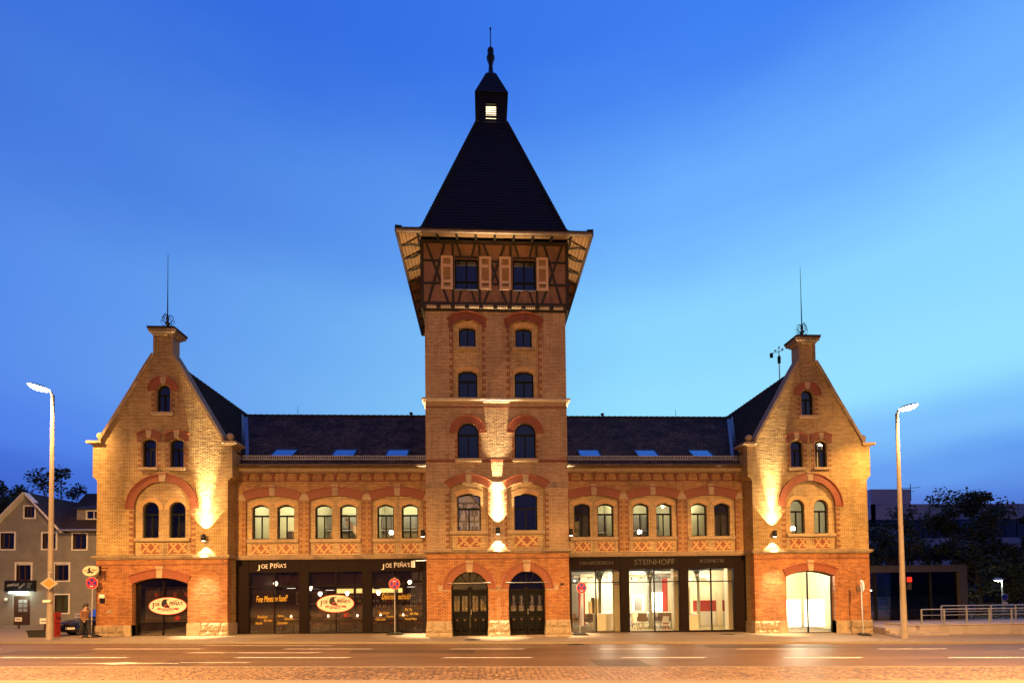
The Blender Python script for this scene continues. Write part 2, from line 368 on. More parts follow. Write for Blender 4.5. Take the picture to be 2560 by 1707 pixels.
def asphalt(name, col, rough=.55, patch=.25, blk=False):
    m, nt, N, L, b = nodes(name)
    g = N('ShaderNodeNewGeometry')
    n1 = N('ShaderNodeTexNoise'); n1.inputs['Scale'].default_value = 45; n1.inputs['Detail'].default_value = 4; L(g.outputs['Position'], n1.inputs['Vector'])
    mp = N('ShaderNodeMapping'); mp.inputs['Scale'].default_value = (.12, 1.1, 1); mp.inputs['Rotation'].default_value = (0, 0, -TILT); L(g.outputs['Position'], mp.inputs[0])
    n2 = N('ShaderNodeTexNoise'); n2.inputs['Scale'].default_value = 1.0; n2.inputs['Detail'].default_value = 6; L(mp.outputs[0], n2.inputs['Vector'])
    r1 = N('ShaderNodeMapRange'); r1.inputs[1].default_value = .3; r1.inputs[2].default_value = .7; r1.inputs[3].default_value = .72; r1.inputs[4].default_value = 1.28; L(n1.outputs[0], r1.inputs[0])
    r2 = N('ShaderNodeMapRange'); r2.inputs[1].default_value = .3; r2.inputs[2].default_value = .7; r2.inputs[3].default_value = 1 - patch; r2.inputs[4].default_value = 1 + patch; L(n2.outputs[0], r2.inputs[0])
    mm = N('ShaderNodeMath'); mm.operation = 'MULTIPLY'; L(r1.outputs[0], mm.inputs[0]); L(r2.outputs[0], mm.inputs[1])
    mx = N('ShaderNodeMix'); mx.data_type = 'RGBA'; mx.blend_type = 'MULTIPLY'; mx.inputs[0].default_value = 1; mx.inputs[6].default_value = (*col, 1); L(mm.outputs[0], mx.inputs[7]); L(mx.outputs[2], b.inputs['Base Color'])
    bp = N('ShaderNodeBump'); bp.inputs['Strength'].default_value = .6; bp.inputs['Distance'].default_value = .008; L(n1.outputs[0], bp.inputs['Height']); L(bp.outputs[0], b.inputs['Normal'])
    b.inputs['Roughness'].default_value = rough; b.inputs['Specular IOR Level'].default_value = .25
    return m
ROAD = asphalt('asphalt', (.128, .080, .046), .5)
PAVE = asphalt('pavement_asphalt', (.21, .165, .12), .8, .15)
GRND = asphalt('ground_asphalt', (.06, .055, .055), .85)
KERB = mat('granite_kerb', (.22, .18, .13), .8, var=.2, vs_=12, bump=.01, bs=30)
MARK = mat('road_paint', (.62, .58, .50), .6, var=.25, vs_=8)
def cobble():
    m, nt, N, L, b = nodes('cobblestone')
    g = N('ShaderNodeNewGeometry'); mp = N('ShaderNodeMapping'); mp.inputs['Scale'].default_value = (5.0, 6.2, 5); L(g.outputs['Position'], mp.inputs[0])
    wv = N('ShaderNodeTexNoise'); wv.inputs['Scale'].default_value = .35; L(g.outputs['Position'], wv.inputs['Vector'])
    ad = N('ShaderNodeMix'); ad.data_type = 'RGBA'; ad.blend_type = 'ADD'; ad.inputs[0].default_value = 1.; L(mp.outputs[0], ad.inputs[6]); L(wv.outputs['Color'], ad.inputs[7])
    v = N('ShaderNodeTexVoronoi'); v.feature = 'DISTANCE_TO_EDGE'; v.inputs['Scale'].default_value = 1; v.inputs['Randomness'].default_value = .55; L(ad.outputs[2], v.inputs['Vector'])
    v2 = N('ShaderNodeTexVoronoi'); v2.inputs['Scale'].default_value = 1; v2.inputs['Randomness'].default_value = .7; L(ad.outputs[2], v2.inputs['Vector'])
    r = N('ShaderNodeMapRange'); r.inputs[1].default_value = .02; r.inputs[2].default_value = .16; L(v.outputs['Distance'], r.inputs[0])
    hsv = N('ShaderNodeSeparateColor'); L(v2.outputs['Color'], hsv.inputs[0])
    r2 = N('ShaderNodeMapRange'); r2.inputs[3].default_value = .7; r2.inputs[4].default_value = 1.3; L(hsv.outputs[0], r2.inputs[0])
    c = N('ShaderNodeMix'); c.data_type = 'RGBA'; c.inputs[6].default_value = (.085, .055, .032, 1); c.inputs[7].default_value = (.26, .165, .085, 1); L(r.outputs[0], c.inputs[0])
    c2 = N('ShaderNodeMix'); c2.data_type = 'RGBA'; c2.blend_type = 'MULTIPLY'; c2.inputs[0].default_value = 1; L(c.outputs[2], c2.inputs[6]); L(r2.outputs[0], c2.inputs[7]); L(c2.outputs[2], b.inputs['Base Color'])
    bp = N('ShaderNodeBump'); bp.inputs['Strength'].default_value = .9; bp.inputs['Distance'].default_value = .03; L(r.outputs[0], bp.inputs['Height']); L(bp.outputs[0], b.inputs['Normal'])
    b.inputs['Roughness'].default_value = .55
    return m
COB = cobble()
g = MB(); xs = [-600, -60, 60, 600]; ys = [-300, 700]
for i in range(3):
    g.face([(xs[i], ys[0], gz(xs[i]) - .13), (xs[i+1], ys[0], gz(xs[i+1]) - .13), (xs[i+1], ys[1], gz(xs[i+1]) - .13), (xs[i], ys[1], gz(xs[i]) - .13)], GRND)
struct(g, 'ground')
strip(-2.32, 45, 0, PAVE, 'pavement', thick=.1)
strip(-2.45, -2.32, 0.004, KERB, 'kerb', thick=.12)
strip(-9.29, -2.45, -.09, ROAD, 'road', nx=60)
strip(-9.42, -9.29, -.02, KERB, 'cobble_kerb', thick=.1)
strip(-11.98, -9.42, -.03, COB, 'cobble_strip', thick=.05)
strip(-12.5, -11.98, .05, KERB, 'near_kerb', thick=.14)
strip(-40, -12.5, .04, PAVE, 'near_pavement', thick=.1)
def marks():
    mb = MB()
    def seg(x0, x1, t, w, taper=.12):
        n = 8; V = []; F = []
        for i in range(n + 1):
            u = i/n; x = x0 + (x1-x0)*u
            for s in (-1, 1): V.append((x + s*taper, t + s*w/2 + TILT*x, gz(x) - .086))
        for i in range(n): F.append((2*i, 2*i+2, 2*i+3, 2*i+1))
        mb.mesh(V, F, MARK)
    for a, b in ((-28, -22.36), (-18.2, -13.3), (-9.7, -5.8), (-2.3, 1.0), (4.3, 7.3), (10.5, 13.6), (16.8, 19.9), (23.2, 27)): seg(a, b, -4.35 , .10)
    for a, b in ((-19.8, -14.8), (-10.5, -6.1), (-2.4, 1.1), (4.6, 7.9), (11.0, 14.1), (17.5, 22)): seg(a, b, -6.88, .15)
    seg(-13.9, -7.9, -3.16, .07)
    for a, b in ((-13.2, -11.6), (-11.3, -9.1), (-8.9, -7.8)): seg(a, b, -5.55, .06, .3)
    for a, b in ((-12, -9.4),): seg(a, b, -8.1, .06)
    # arrow
    t = -8.25; z = lambda x: gz(x) - .085
    P = [(-16.3, t), (-14.6, t + .06), (-13.9, t + .22), (-13.2, t + .05), (-11.9, t + .04), (-11.9, t - .04), (-13.3, t - .06), (-14.1, t - .28), (-14.7, t - .06)]
    mb.face([(x, y + TILT*x, z(x)) for x, y in P], MARK)
    struct(mb, 'road_marking')
marks()
def wear():
    mb = MB(); r = random.Random(17)
    for (x0, x1, t0, t1) in ((-21, -17.5, -6.2, -4.9), (-6.5, -1.2, -5.6, -4.7), (3.2, 5.1, -8.9, -7.4), (9.5, 15.5, -4.0, -3.1), (-12.6, -11.2, -8.8, -7.6)):
        n = 8; V = []
        for i in range(n + 1):
            x = x0 + (x1-x0)*i/n
            for t in (t0, t1): V.append((x, t + r.uniform(-.03, .03) + TILT*x, gz(x) - .0865))
        mb.mesh(V, [(2*i, 2*i+2, 2*i+3, 2*i+1) for i in range(n)], MATS['asphalt_patch'])
    struct(mb, 'road_patch')
    mb = MB()
    for (x, t, dx, dt, n) in ((-24, -6.0, .5, .02, 26), (-3, -4.9, .45, -.03, 20), (6, -7.9, .4, .02, 30), (-15, -3.6, .5, .0, 22), (13, -5.9, .4, .03, 18), (-9, -7.9, .5, 0, 16), (1.5, -3.4, .3, -.06, 12), (-18, -.6, .4, .02, 10), (8, -.9, .5, 0, 20)):
        P = [(x, t)]
        for i in range(n): P.append((P[-1][0] + dx*r.uniform(.6, 1.3), P[-1][1] + dt + r.uniform(-.07, .07)))
        zz = (.004 if t > -2.3 else -.0855); V = []
        for (a, b) in P:
            for q in (-1, 1): V.append((a, b + q*r.uniform(.008, .028) + TILT*a, gz(a) + zz))
        mb.mesh(V, [(2*i, 2*i+2, 2*i+3, 2*i+1) for i in range(len(P)-1)], MATS['tar_seam'])
    struct(mb, 'road_crack')
MATS['asphalt_patch'] = asphalt('asphalt_patch', (.08, .057, .040), .6, .15); MATS['tar_seam'] = mat('tar_seam', (.03, .024, .018), .5, var=.1)
wear()
# manhole covers and grates set into the street
for i, (x, t, lab) in enumerate(((-3.4 + 2, -1.55, 'round iron manhole cover in the pavement before the tower doors'), (3.6, -2.75, 'iron drain grate at the kerb right of the tower'), (12.9, 1.2, 'dark iron cover on the pavement by the hair salon'))):
    mb = MB(); r = .32
    mb.mesh([(x + r*1.4*math.cos(2*PI*k/20), t + TILT*x + r*math.sin(2*PI*k/20), gz(x) + (.006 if t > -2.3 else -.082)) for k in range(20)] +
            [(x + r*1.3*math.cos(2*PI*k/20), t + TILT*x + r*.92*math.sin(2*PI*k/20), gz(x) + (.012 if t > -2.3 else -.076)) for k in range(20)],
            [(k, (k+1) % 20, 20 + (k+1) % 20, 20 + k) for k in range(20)] + [tuple(range(20, 40))], RUBB)
    tag(mb.build('manhole_cover'), lab, 'manhole cover')

# ------------------------------------------------------------------ the brick building
B = thing('brick_building', 'long yellow and red brick building with a central pyramid-roofed tower and two gabled ends', 'building')
XC = 18.24                                   # gable centre
def win(parent, xl, xr, zb, zs, zt, y, lit=False, fw=.07, transom=None, mull=True, glassm=None, name='window', label=None, fm=None, curtain=None, skew=0):
    """frame with casements and an arched top light, pane behind"""
    fm = fm or FRAME; mb = MB(); holes = []; xm = (xl + xr)/2; mw = .035
    if transom is None: transom = zs - .12
    t0, t1 = transom - .05, transom + .05
    if transom:
        if mull: holes += [rect(xl + fw, xm - mw, zb + fw, t0), rect(xm + mw, xr - fw, zb + fw, t0)]
        else: holes += [rect(xl + fw, xr - fw, zb + fw, t0)]
        holes.append(opening(xl + fw, xr - fw, t1, max(t1 + .02, zs - fw*.2), zt - fw))
    else:
        holes += [[(xl + fw, zb + fw)] + [p for p in arc(xl + fw, xr - fw, zs, zt - fw) if p[0] < xm - mw] + [(xm - mw, zb + fw)],
                  [(xm + mw, zb + fw)] + [p for p in arc(xl + fw, xr - fw, zs, zt - fw) if p[0] > xm + mw] + [(xr - fw, zb + fw)]]
        for k in (0, 1):
            h = holes[k]; e = max(p[1] for p in h)
            if k == 0: h.insert(-1, (xm - mw, e))
            else: h.insert(1, (xm + mw, e))
    mb.plate(opening(xl, xr, zb, zs, zt), holes, y, y + .07, y + .05, fm)
    o = mb.build(name, parent, label=label)
    p = MB(); p.prism(opening(xl + .03, xr - .03, zb + .03, zs - .01, zt - .03), y + .035, y + .041, glassm or (GLASS if lit else NIGHT), back=False)
    p.build('pane', o)
    if curtain:
        c = MB(); c.box(curtain[0], curtain[1], y + .10, y + .13, zb + .1, zt - .1, curtain[2]); c.build('curtain', o)
    return o
def sill(parent, x0, x1, z0, z1, y, m=STONE, proj=.10):
    mb = MB(); mb.box(x0, x1, y - proj, y + .16, z0, z1, m); mb.box(x0 + .05, x1 - .05, y - proj*.5, y + .1, z0 - .04, z0, m)
    mb.build('sill', parent)
def keystone(parent, cx, z0, z1, w0, w1, y, m=STONE, proj=.07):
    mb = MB(); mb.prism([(cx - w0/2, z0), (cx - w1/2, z1 - .05), (cx - w1/2 - .02, z1 - .05), (cx - w1/2 - .02, z1), (cx + w1/2 + .02, z1), (cx + w1/2 + .02, z1 - .05), (cx + w1/2, z1 - .05), (cx + w0/2, z0)], y - proj, y + .05, m)
    mb.build('keystone', parent)
def arch(parent, xl, xr, zs, zt, th, y, key=None, rim=.06, m=None, name='arch', proj=.045, bw=.085):
    mb = MB(); arch_ring(mb, xl, xr, zs, zt, th, y - proj, y + .03, m or VOUS, bw=bw, skip=(key[2]/2 if key else None))
    if rim:
        w = (xr-xl)/2; h = zt-zs; r = (w*w + h*h)/(2*h); a = math.atan2(w, r-h)
        W = (r + th)*math.sin(a); Z = zt - r + (r + th)*math.cos(a)
        hood_rim(mb, (xl+xr)/2 - W, (xl+xr)/2 + W, Z, zt + th, rim, y - proj - .05, y + .03, VOUS if (m is None) else m)
    o = mb.build(name, parent)
    if key: keystone(o, (xl+xr)/2, key[0], key[1], key[2], key[3], y)
    return o
def impost(parent, pts, y, m=STONE, proj=.03):
    mb = MB(); mb.prism(pts, y - proj, y + .06, m); return mb.build('impost_stone', parent)
def panel(mb, x0, x1, z0, z1, y):
    nx, nz = 8, 7; w = (x1-x0)/nx; h = (z1-z0)/nz
    for j in range(nz):
        for i in range(nx):
            red = (i + (j + 1)//2) % 4 == 0 or (i - j//2) % 4 == 0 or (i + j*0) % 4 == 2 and j % 4 == 1
            o = (w/2 if j % 2 else 0); a = x0 + i*w + o - w/4; a0 = max(x0, a); a1 = min(x1, a + w)
            mb.box(a0 + .004, a1 - .004, y - .006 - rnd.uniform(0, .006), y + .02, z0 + j*h + .004, z0 + (j+1)*h - .004, VOUY if red else VOUS)
    mb.box(x0 - .03, x1 + .03, y + .005, y + .02, z0 - .03, z1 + .03, JOINT)
def quoin(mb, x, w, z0, z1, y, side, step=.31):
    """toothed red edge beside a recess; side = -1 grows to the left"""
    z = z0; k = 0
    while z + step*.5 <= z1:
        if k % 2 == 0: mb.box(min(x, x + side*w), max(x, x + side*w), y - .012, y + .02, z, z + step/2, QUO)
        z += step/2; k += 1
    mb.box(min(x, x + side*.05), max(x, x + side*.05), y - .006, y + .02, z0, z1, QUO)

# ---------------- wings
ROOMG = {}
def wing(s):
    X = lambda a, b: tuple(sorted((s*a, s*b)))
    x0, x1 = X(3.85, 14.8)
    bays = [5.73, 9.25, 12.78]
    A = MB()
    fields = []
    for c in bays:
        c *= s; fields.append([(c - 1.46, 4.62)] + arc(c - 1.46, c + 1.46, 7.74, 8.01) + [(c + 1.46, 4.62)])
    A.plate(rect(x0, x1, 4.40, 9.45), fields, 1.9, None, 2.0, WINGB)
    A.box(x0, x1, 1.895, 1.93, 8.83, 8.90, REDB)
    A.build('wall', B)
    Bm = MB(); holes = []
    for c in bays:
        for d in (-.70, .70):
            cc = s*c + d; holes.append(opening(cc - .475, cc + .475, 5.56, 7.34, 7.52))
    Bm.plate(rect(x0, x1, 4.40, 9.45), holes, 2.0, None, 2.32, PALE)
    Bm.build('recessed_wall', B)
    T = MB()
    for c in bays:
        quoin(T, s*c - 1.46, .22, 4.75, 7.7, 1.9, -1); quoin(T, s*c + 1.46, .22, 4.75, 7.7, 1.9, 1)
    T.build('quoin', B)
    for c in bays:
        c *= s
        P = MB()
        for d in (-.70, .70): panel(P, c + d - .5, c + d + .5, 4.72, 5.25, 2.0)
        P.build('patterned_panel', B)
        sill(B, c - 1.43, c + 1.43, 5.37, 5.55, 1.99, STONE, .14)
        arch(B, c - 1.46, c + 1.46, 7.74, 8.01, .47, 1.9, key=(8.01, 8.67, .27, .36), rim=.05)
        for d in (-.70, .70):
            cc = c + d; mb = MB(); arch_ring(mb, cc - .50, cc + .50, 7.36, 7.54, .26, 1.975, 2.02, VOUY, bw=.08); mb.build('arch', B)
    # stones between the arches
    for a, b in ((3.86, 4.25), (7.18, 7.80), (10.70, 11.32), (14.24, 14.77)):
        q, w = X(a, b); m = (q + w)/2
        if a < 4: pts = [(q, 7.76), (q, 8.1), (w - (.15 if s > 0 else 0), 8.1), (w, 7.76)]
        else: pts = [(q, 7.76), (q + .16, 8.11), (w - .16, 8.11), (w, 7.76)]
        impost(B, pts, 1.9)
    # cornices
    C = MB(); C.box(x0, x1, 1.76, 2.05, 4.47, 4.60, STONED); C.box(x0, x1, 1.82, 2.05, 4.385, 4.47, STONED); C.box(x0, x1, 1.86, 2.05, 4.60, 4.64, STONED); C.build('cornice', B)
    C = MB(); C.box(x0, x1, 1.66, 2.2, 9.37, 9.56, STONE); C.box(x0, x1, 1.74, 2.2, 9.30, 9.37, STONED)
    C.build('cornice', B)
    D = MB(); n = 15
    for i in range(n):
        c = s*(4.35 + i*.70); 
        D.prism([(c - .055, 8.90), (c - .055, 9.12), (c - .11, 9.18), (c - .11, 9.30), (c + .11, 9.30), (c + .11, 9.18), (c + .055, 9.12), (c + .055, 8.90)], 1.82, 1.91, REDB); D.build('corbel', B); D = MB()
    # roof: stepped courses of tiles on both slopes
    SL = .73; ye, ze = 1.36, 9.62; yr = 8.9; zr = ze + SL*(yr - ye)
    R = MB(); n = 36; L_ = yr - ye
    def xend(z):  # meets the gable roof along the valley
        return 18.24 - (15.7 - z)/1.457
    for k in range(n):
        ya, yb = ye + L_*k/n, ye + L_*(k+1)/n; za, zb = ze + SL*(ya - ye), ze + SL*(yb - ye)
        ea = max(14.45, xend(za)) ; eb = max(14.45, xend(zb))
        for (u0, u1, lift) in ((3.85, None, .03),):
            V = [(s*3.6, ya - .02, za + .035), (s*ea, ya - .02, za + .035), (s*eb, yb, zb + .006), (s*3.6, yb, zb + .006), (s*3.6, ya - .02, za - .01), (s*ea, ya - .02, za - .01)]
            R.mesh(V, [(0, 1, 2, 3), (4, 5, 1, 0)], MATS['pantile'])
    R.mesh([(s*3.6, yr, zr), (s*17.9, yr, zr), (s*14.4, yr + L_, ze), (s*3.6, yr + L_, ze)], [(0, 1, 2, 3)], MATS['pantile'])
    R.build('roof', B)
    # ridge tiles
    R = MB(); xx = 3.9
    while xx < 17.6:
        R.tube([(s*xx, yr, zr + .0), (s*(xx + .42), yr, zr + .02)], [.10, .12], TILE, 8); xx += .40
    R.build('ridge_tile', B)
    G = MB(); pts = []
    for i in range(7): a = PI*i/6; pts.append((1.46 - .0 - .12*math.cos(a), 9.70 - .13*math.sin(a)))
    V = [(x0, y, z) for y, z in pts] + [(x1, y, z) for y, z in pts] + [(x0, 1.34, 9.70), (x1, 1.34, 9.70)]
    G.mesh(V, [(i, i+1, 8+i, 7+i) for i in range(6)], GUT)
    G.box(x0, x1, 1.5, 2.2, 9.56, 9.64, GUT); G.build('gutter', B)
    # snow guard: a low ladder fence
    zs_ = ze + SL*(1.95 - ye); S = MB()
    for dz in (.06, .27): S.box(x0 + .05, x1 - .15, 1.93, 1.95, zs_ + dz, zs_ + dz + .03, GALV)
    x = x0 + .1
    while x < x1 - .2: S.box(x, x + .028, 1.935, 1.955, zs_ + .07, zs_ + .28, GALV); x += .105
    x = x0 + .5
    while x < x1: S.tube([(x, 1.95, zs_ + .25), (x, 2.15, zs_ + .1), (x, 1.94, zs_ - .05)], .012, GALV, 5); x += 1.05
    S.build('snow_guard', B)
    # skylights lying in the slope
    for c in ((-12.49, -8.98, -5.86) if s < 0 else (5.70, 9.24, 12.64)):
        y0_, y1_ = 2.30, 3.25; F = MB()
        zf = lambda y: ze + SL*(y - ye)
        def quad(x0, x1, ya, yb, d): return [(x0, ya, zf(ya) + d), (x1, ya, zf(ya) + d), (x1, yb, zf(yb) + d), (x0, yb, zf(yb) + d)]
        xa, xb = c - .68, c + .68
        for q in ((xa, xa + .08, y0_, y1_), (xb - .08, xb, y0_, y1_), (xa, xb, y0_, y0_ + .07), (xa, xb, y1_ - .07, y1_)):
            t = quad(*q, .11); bq = quad(*q, .0); F.mesh(t + bq, [(0, 1, 2, 3), (0, 1, 5, 4), (1, 2, 6, 5), (2, 3, 7, 6), (3, 0, 4, 7)], DARKM)
        o = F.build('skylight', B); P = MB(); P.mesh(quad(xa + .06, xb - .06, y0_ + .05, y1_ - .05, .09), [(0, 1, 2, 3)], MATS['skylight_glass']); P.build('pane', o)
    # windows
    k = 0
    for c in bays:
        for d in (-.70, .70):
            cc = s*c + d
            dark = (s > 0 and ((c == 5.73 and d < 0) or (c == 12.78 and d > 0)))
            win(B, cc - .475, cc + .475, 5.56, 7.34, 7.52, 2.16, lit=True, transom=6.90, glassm=GLASS)
            k += 1
    # rooms behind
    R = MB(); ya, yb, za, zb = 2.40, 6.2, 4.7, 8.6; W = MATS['office_wall_paint']
    cuts = [3.9, 7.49, 11.02, 14.75] if s < 0 else [3.9, 5.72, 7.49, 11.02, 12.78, 14.75]
    cols = [OFFW]*3 if s < 0 else [GREYW, OFFW, OFFW, OFFW, GREYW]
    R.box(x0 + .05, x1 - .05, yb, yb + .1, za, zb, OFFW); R.box(x0 + .05, x1 - .05, ya, yb + .1, za - .12, za, WOOD); R.box(x0 + .05, x1 - .05, ya, yb + .1, zb, zb + .12, WHITE)
    for i, c in enumerate(cuts):
        R.box(s*c - .05, s*c + .05, ya, yb, za, zb, OFFW)
    R.build('interior_room', B)
wt, nt_, N_, L_, b_ = nodes('pantile')
g_ = N_('ShaderNodeNewGeometry'); sp_ = N_('ShaderNodeSeparateXYZ'); L_(g_.outputs['Position'], sp_.inputs[0])
cb_ = N_('ShaderNodeCombineXYZ'); L_(sp_.outputs[0], cb_.inputs[0]); L_(sp_.outputs[1], cb_.inputs[1])
bt_ = N_('ShaderNodeTexBrick'); L_(cb_.outputs[0], bt_.inputs['Vector']); bt_.inputs['Scale'].default_value = 1; bt_.inputs['Brick Width'].default_value = .22; bt_.inputs['Row Height'].default_value = .2094; bt_.inputs['Mortar Size'].default_value = .022; bt_.inputs['Mortar Smooth'].default_value = .6
bt_.inputs['Color1'].default_value = (.075, .058, .056, 1); bt_.inputs['Color2'].default_value = (.018, .015, .016, 1); bt_.inputs['Mortar'].default_value = (.006, .005, .006, 1)
nz_ = N_('ShaderNodeTexNoise'); nz_.inputs['Scale'].default_value = .8; nz_.inputs['Detail'].default_value = 5; L_(g_.outputs['Position'], nz_.inputs['Vector'])
rr_ = N_('ShaderNodeMapRange'); rr_.inputs[1].default_value = .35; rr_.inputs[2].default_value = .7; rr_.inputs[3].default_value = 1.4; rr_.inputs[4].default_value = .45; L_(nz_.outputs[0], rr_.inputs[0])
mx_ = N_('ShaderNodeMix'); mx_.data_type = 'RGBA'; mx_.blend_type = 'MULTIPLY'; mx_.inputs[0].default_value = 1; L_(bt_.outputs[0], mx_.inputs[6]); L_(rr_.outputs[0], mx_.inputs[7]); L_(mx_.outputs[2], b_.inputs['Base Color'])
bp_ = N_('ShaderNodeBump'); bp_.inputs['Distance'].default_value = .04; bp_.invert = True; L_(bt_.outputs['Fac'], bp_.inputs['Height']); L_(bp_.outputs[0], b_.inputs['Normal']); b_.inputs['Roughness'].default_value = .6; b_.inputs['Specular IOR Level'].default_value = .12
sg, nt_, N_, L_, b_ = nodes('skylight_glass'); b_.inputs['Base Color'].default_value = (.02, .03, .05, 1); b_.inputs['Roughness'].default_value = .03; b_.inputs['IOR'].default_value = 6.0

for s in (-1, 1): wing(s)

# ---------------- gabled end houses
def gable(s):
    c = s*XC; Xm = lambda u: c + s*u        # u > 0 points away from the tower
    def mir(pts): return [(Xm(u), z) for u, z in pts]
    prof = [(3.25, 10.86), (2.40, 12.33), (1.60, 13.70), (.95, 14.87), (.62, 15.42), (.47, 15.66), (.47, 16.86)]
    up = [(-3.45, 4.40), (-3.45, 8.68), (-3.50, 8.74), (-3.57, 8.84), (-3.69, 8.94), (-3.69, 10.72)] + [(-u, z) for u, z in [(3.25, 10.72)] + prof] + [(u, z) for u, z in ([(3.25, 10.72)] + prof)[::-1]] + [(3.69, 10.72), (3.69, 8.94), (3.57, 8.84), (3.50, 8.74), (3.45, 8.68), (3.45, 4.40)]
    field = [(-1.49, 4.62)] + arc(-1.49, 1.49, 7.15, 8.61, 24)[1:-1] + [(1.49, 4.62)]
    field = [(-1.49, 4.62), (-1.49, 7.15)] + arc(-1.49, 1.49, 7.15, 8.639, 24)[1:-1] + [(1.49, 7.15), (1.49, 4.62)]
    w2 = [opening(d - .36, d + .36, 9.42, 10.83, 10.98) for d in (-.73, .73)]
    w3 = opening(-.37, .37, 12.47, 13.62, 13.989)
    A = MB(); A.plate(mir(up), [mir(h) for h in [field] + w2 + [w3]], 1.0, 1.42, 1.16, YEL)
    # side walls running back, including the bulge above the corbel
    for u in (-1, 1):
        yb = 17 if u > 0 else 2.1
        xa = Xm(u*3.45); xb = Xm(u*3.15); A.box(min(xa, xb), max(xa, xb), 1.42, yb, .2, 8.70, YEL)
        xa = Xm(u*3.69); xb = Xm(u*3.2); A.box(min(xa, xb), max(xa, xb), 1.42, 1.9, 8.94, 10.72, YEL)
        for k in range(4):
            xa = Xm(u*(3.45 + .06*k)); A.box(min(xa, xb), max(xa, xb), 1.423, 1.90, 8.70 + .06*k, 8.76 + .06*k, YEL)
    A.box(min(Xm(.465), Xm(-.465)), max(Xm(.465), Xm(-.465)), 1.42, 1.62, 14.9, 16.86, YEL)
    A.box(min(Xm(-3.4), Xm(3.4)), max(Xm(-3.4), Xm(3.4)), 16.8, 17, .2, 10.5, YEL)
    A.build('wall', B)
    G = MB(); gd = s*(-.12)
    gh = [(gd + p[0], p[1]) for p in ([(-1.46, gz(c) - .1)] + arc(-1.46, 1.46, 3.09, 3.41) + [(1.46, gz(c) - .1)])]
    G.plate(mir([(-3.45, .0 + gz(c) - .2), (-3.45, 4.42), (3.45, 4.42), (3.45, gz(c) - .2)]), [mir([(s*p[0]*s, p[1]) for p in [(q[0]*1, q[1]) for q in gh]])], 1.0, 1.42, 1.35, ORA)
    G.build('wall', B)
    gc = Xm(gd)
    # lower stringcourse in red
    S = MB(); S.box(c - 3.455, c + 3.455, .994, 1.03, 4.08, 4.15, REDB); S.build('red_band', B)
    # second layer inside the great arch
    F = MB(); wins = [opening(d - .43, d + .43, 5.58, 7.13, 7.559) for d in (-.71, .71)]
    F.plate(mir([(-1.6, 4.5), (-1.6, 8.8), (1.6, 8.8), (1.6, 4.5)]), [mir(w) for w in wins], 1.12, None, 1.40, PALE)
    F.build('recessed_wall', B)
    arch(B, c - 1.49, c + 1.49, 7.15, 8.639, .40, 1.0, key=(8.64, 9.16, .28, .38), rim=.06)
    for d in (-.71, .71):
        mb = MB(); arch_ring(mb, c + d - .44, c + d + .44, 7.13, 7.569, .24, 1.095, 1.14, VOUY, bw=.075); mb.build('arch', B)
    T = MB()
    for u in (-1, 1): quoin(T, c + u*1.49, .26, 4.75, 7.1, 1.0, u)
    T.build('quoin', B)
    P = MB()
    for d in (-.72, .72): panel(P, c + d - .49, c + d + .49, 4.74, 5.27, 1.12)
    P.build('patterned_panel', B)
    sill(B, c - 1.45, c + 1.45, 5.40, 5.57, 1.09, STONE, .16)
    for d in (-.73, .73):
        cc = c + d; mb = MB()
        hood = [(cc - .64, 10.86), (cc - .64, 11.24)] + arc(cc - .64, cc + .64, 11.24, 11.46) + [(cc + .64, 10.86), (cc + .42, 10.86)] + arc(cc - .42, cc + .42, 10.90, 11.06)[::-1] + [(cc - .42, 10.86)]
        mb.prism(hood, .95, 1.03, REDB); hood_rim(mb, cc - .64, cc + .64, 11.24, 11.46, .06, .90, 1.03, VOUS)
        o = mb.build('arch', B); keystone(o, cc, 11.05, 11.55, .20, .32, 1.0)
        T = MB(); quoin(T, cc - .40, .2, 9.45, 10.8, 1.0, -1, .3); quoin(T, cc + .40, .2, 9.45, 10.8, 1.0, 1, .3); T.build('quoin', B)
        sill(B, cc - .50, cc + .50, 9.28, 9.42, 1.0, STONE, .13)
        win(B, cc - .36, cc + .36, 9.42, 10.83, 10.98, 1.14, transom=10.45)
    arch(B, c - .40, c + .40, 13.66, 14.06, .36, 1.0, key=(14.03, 14.53, .2, .34), rim=.05)
    T = MB(); quoin(T, c - .42, .2, 12.47, 13.6, 1.0, -1, .3); quoin(T, c + .42, .2, 12.47, 13.6, 1.0, 1, .3); T.build('quoin', B)
    sill(B, c - .58, c + .58, 12.31, 12.46, 1.0, STONE, .13)
    win(B, c - .37, c + .37, 12.47, 13.62, 13.989, 1.14, transom=13.45)
    for d in (-.71, .71):
        win(B, c + d - .43, c + d + .43, 5.58, 7.13, 7.559, 1.26, lit=True, transom=6.88, glassm=GLASS if s > 0 else GLASSD)
    # ground opening arch
    arch(B, gc - 1.46, gc + 1.46, 3.09, 3.41, .42, 1.0, key=(3.40, 4.03, .26, .38), rim=.05)
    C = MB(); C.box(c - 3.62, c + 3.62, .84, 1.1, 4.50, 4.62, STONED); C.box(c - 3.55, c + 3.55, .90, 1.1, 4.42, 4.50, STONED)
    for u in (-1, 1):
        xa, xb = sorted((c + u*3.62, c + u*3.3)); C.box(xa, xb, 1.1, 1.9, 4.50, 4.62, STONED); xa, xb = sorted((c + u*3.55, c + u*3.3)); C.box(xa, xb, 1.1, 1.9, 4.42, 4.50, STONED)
    C.build('cornice', B)
    # plinth
    zg = gz(c) - .25
    Pl = MB()
    xi0, xi1 = sorted((Xm(-3.50), Xm(-2.05))); rock(Pl, xi0, xi1, zg, .93 if s < 0 else .55, .97, .45, rows=2, seed=3 + s, batter=.03)
    xa, xb = sorted((Xm(-2.05), gc - s*1.46)); Pl.box(xa, xb, .92, 1.3, zg, .91 if s < 0 else .53, STONE)
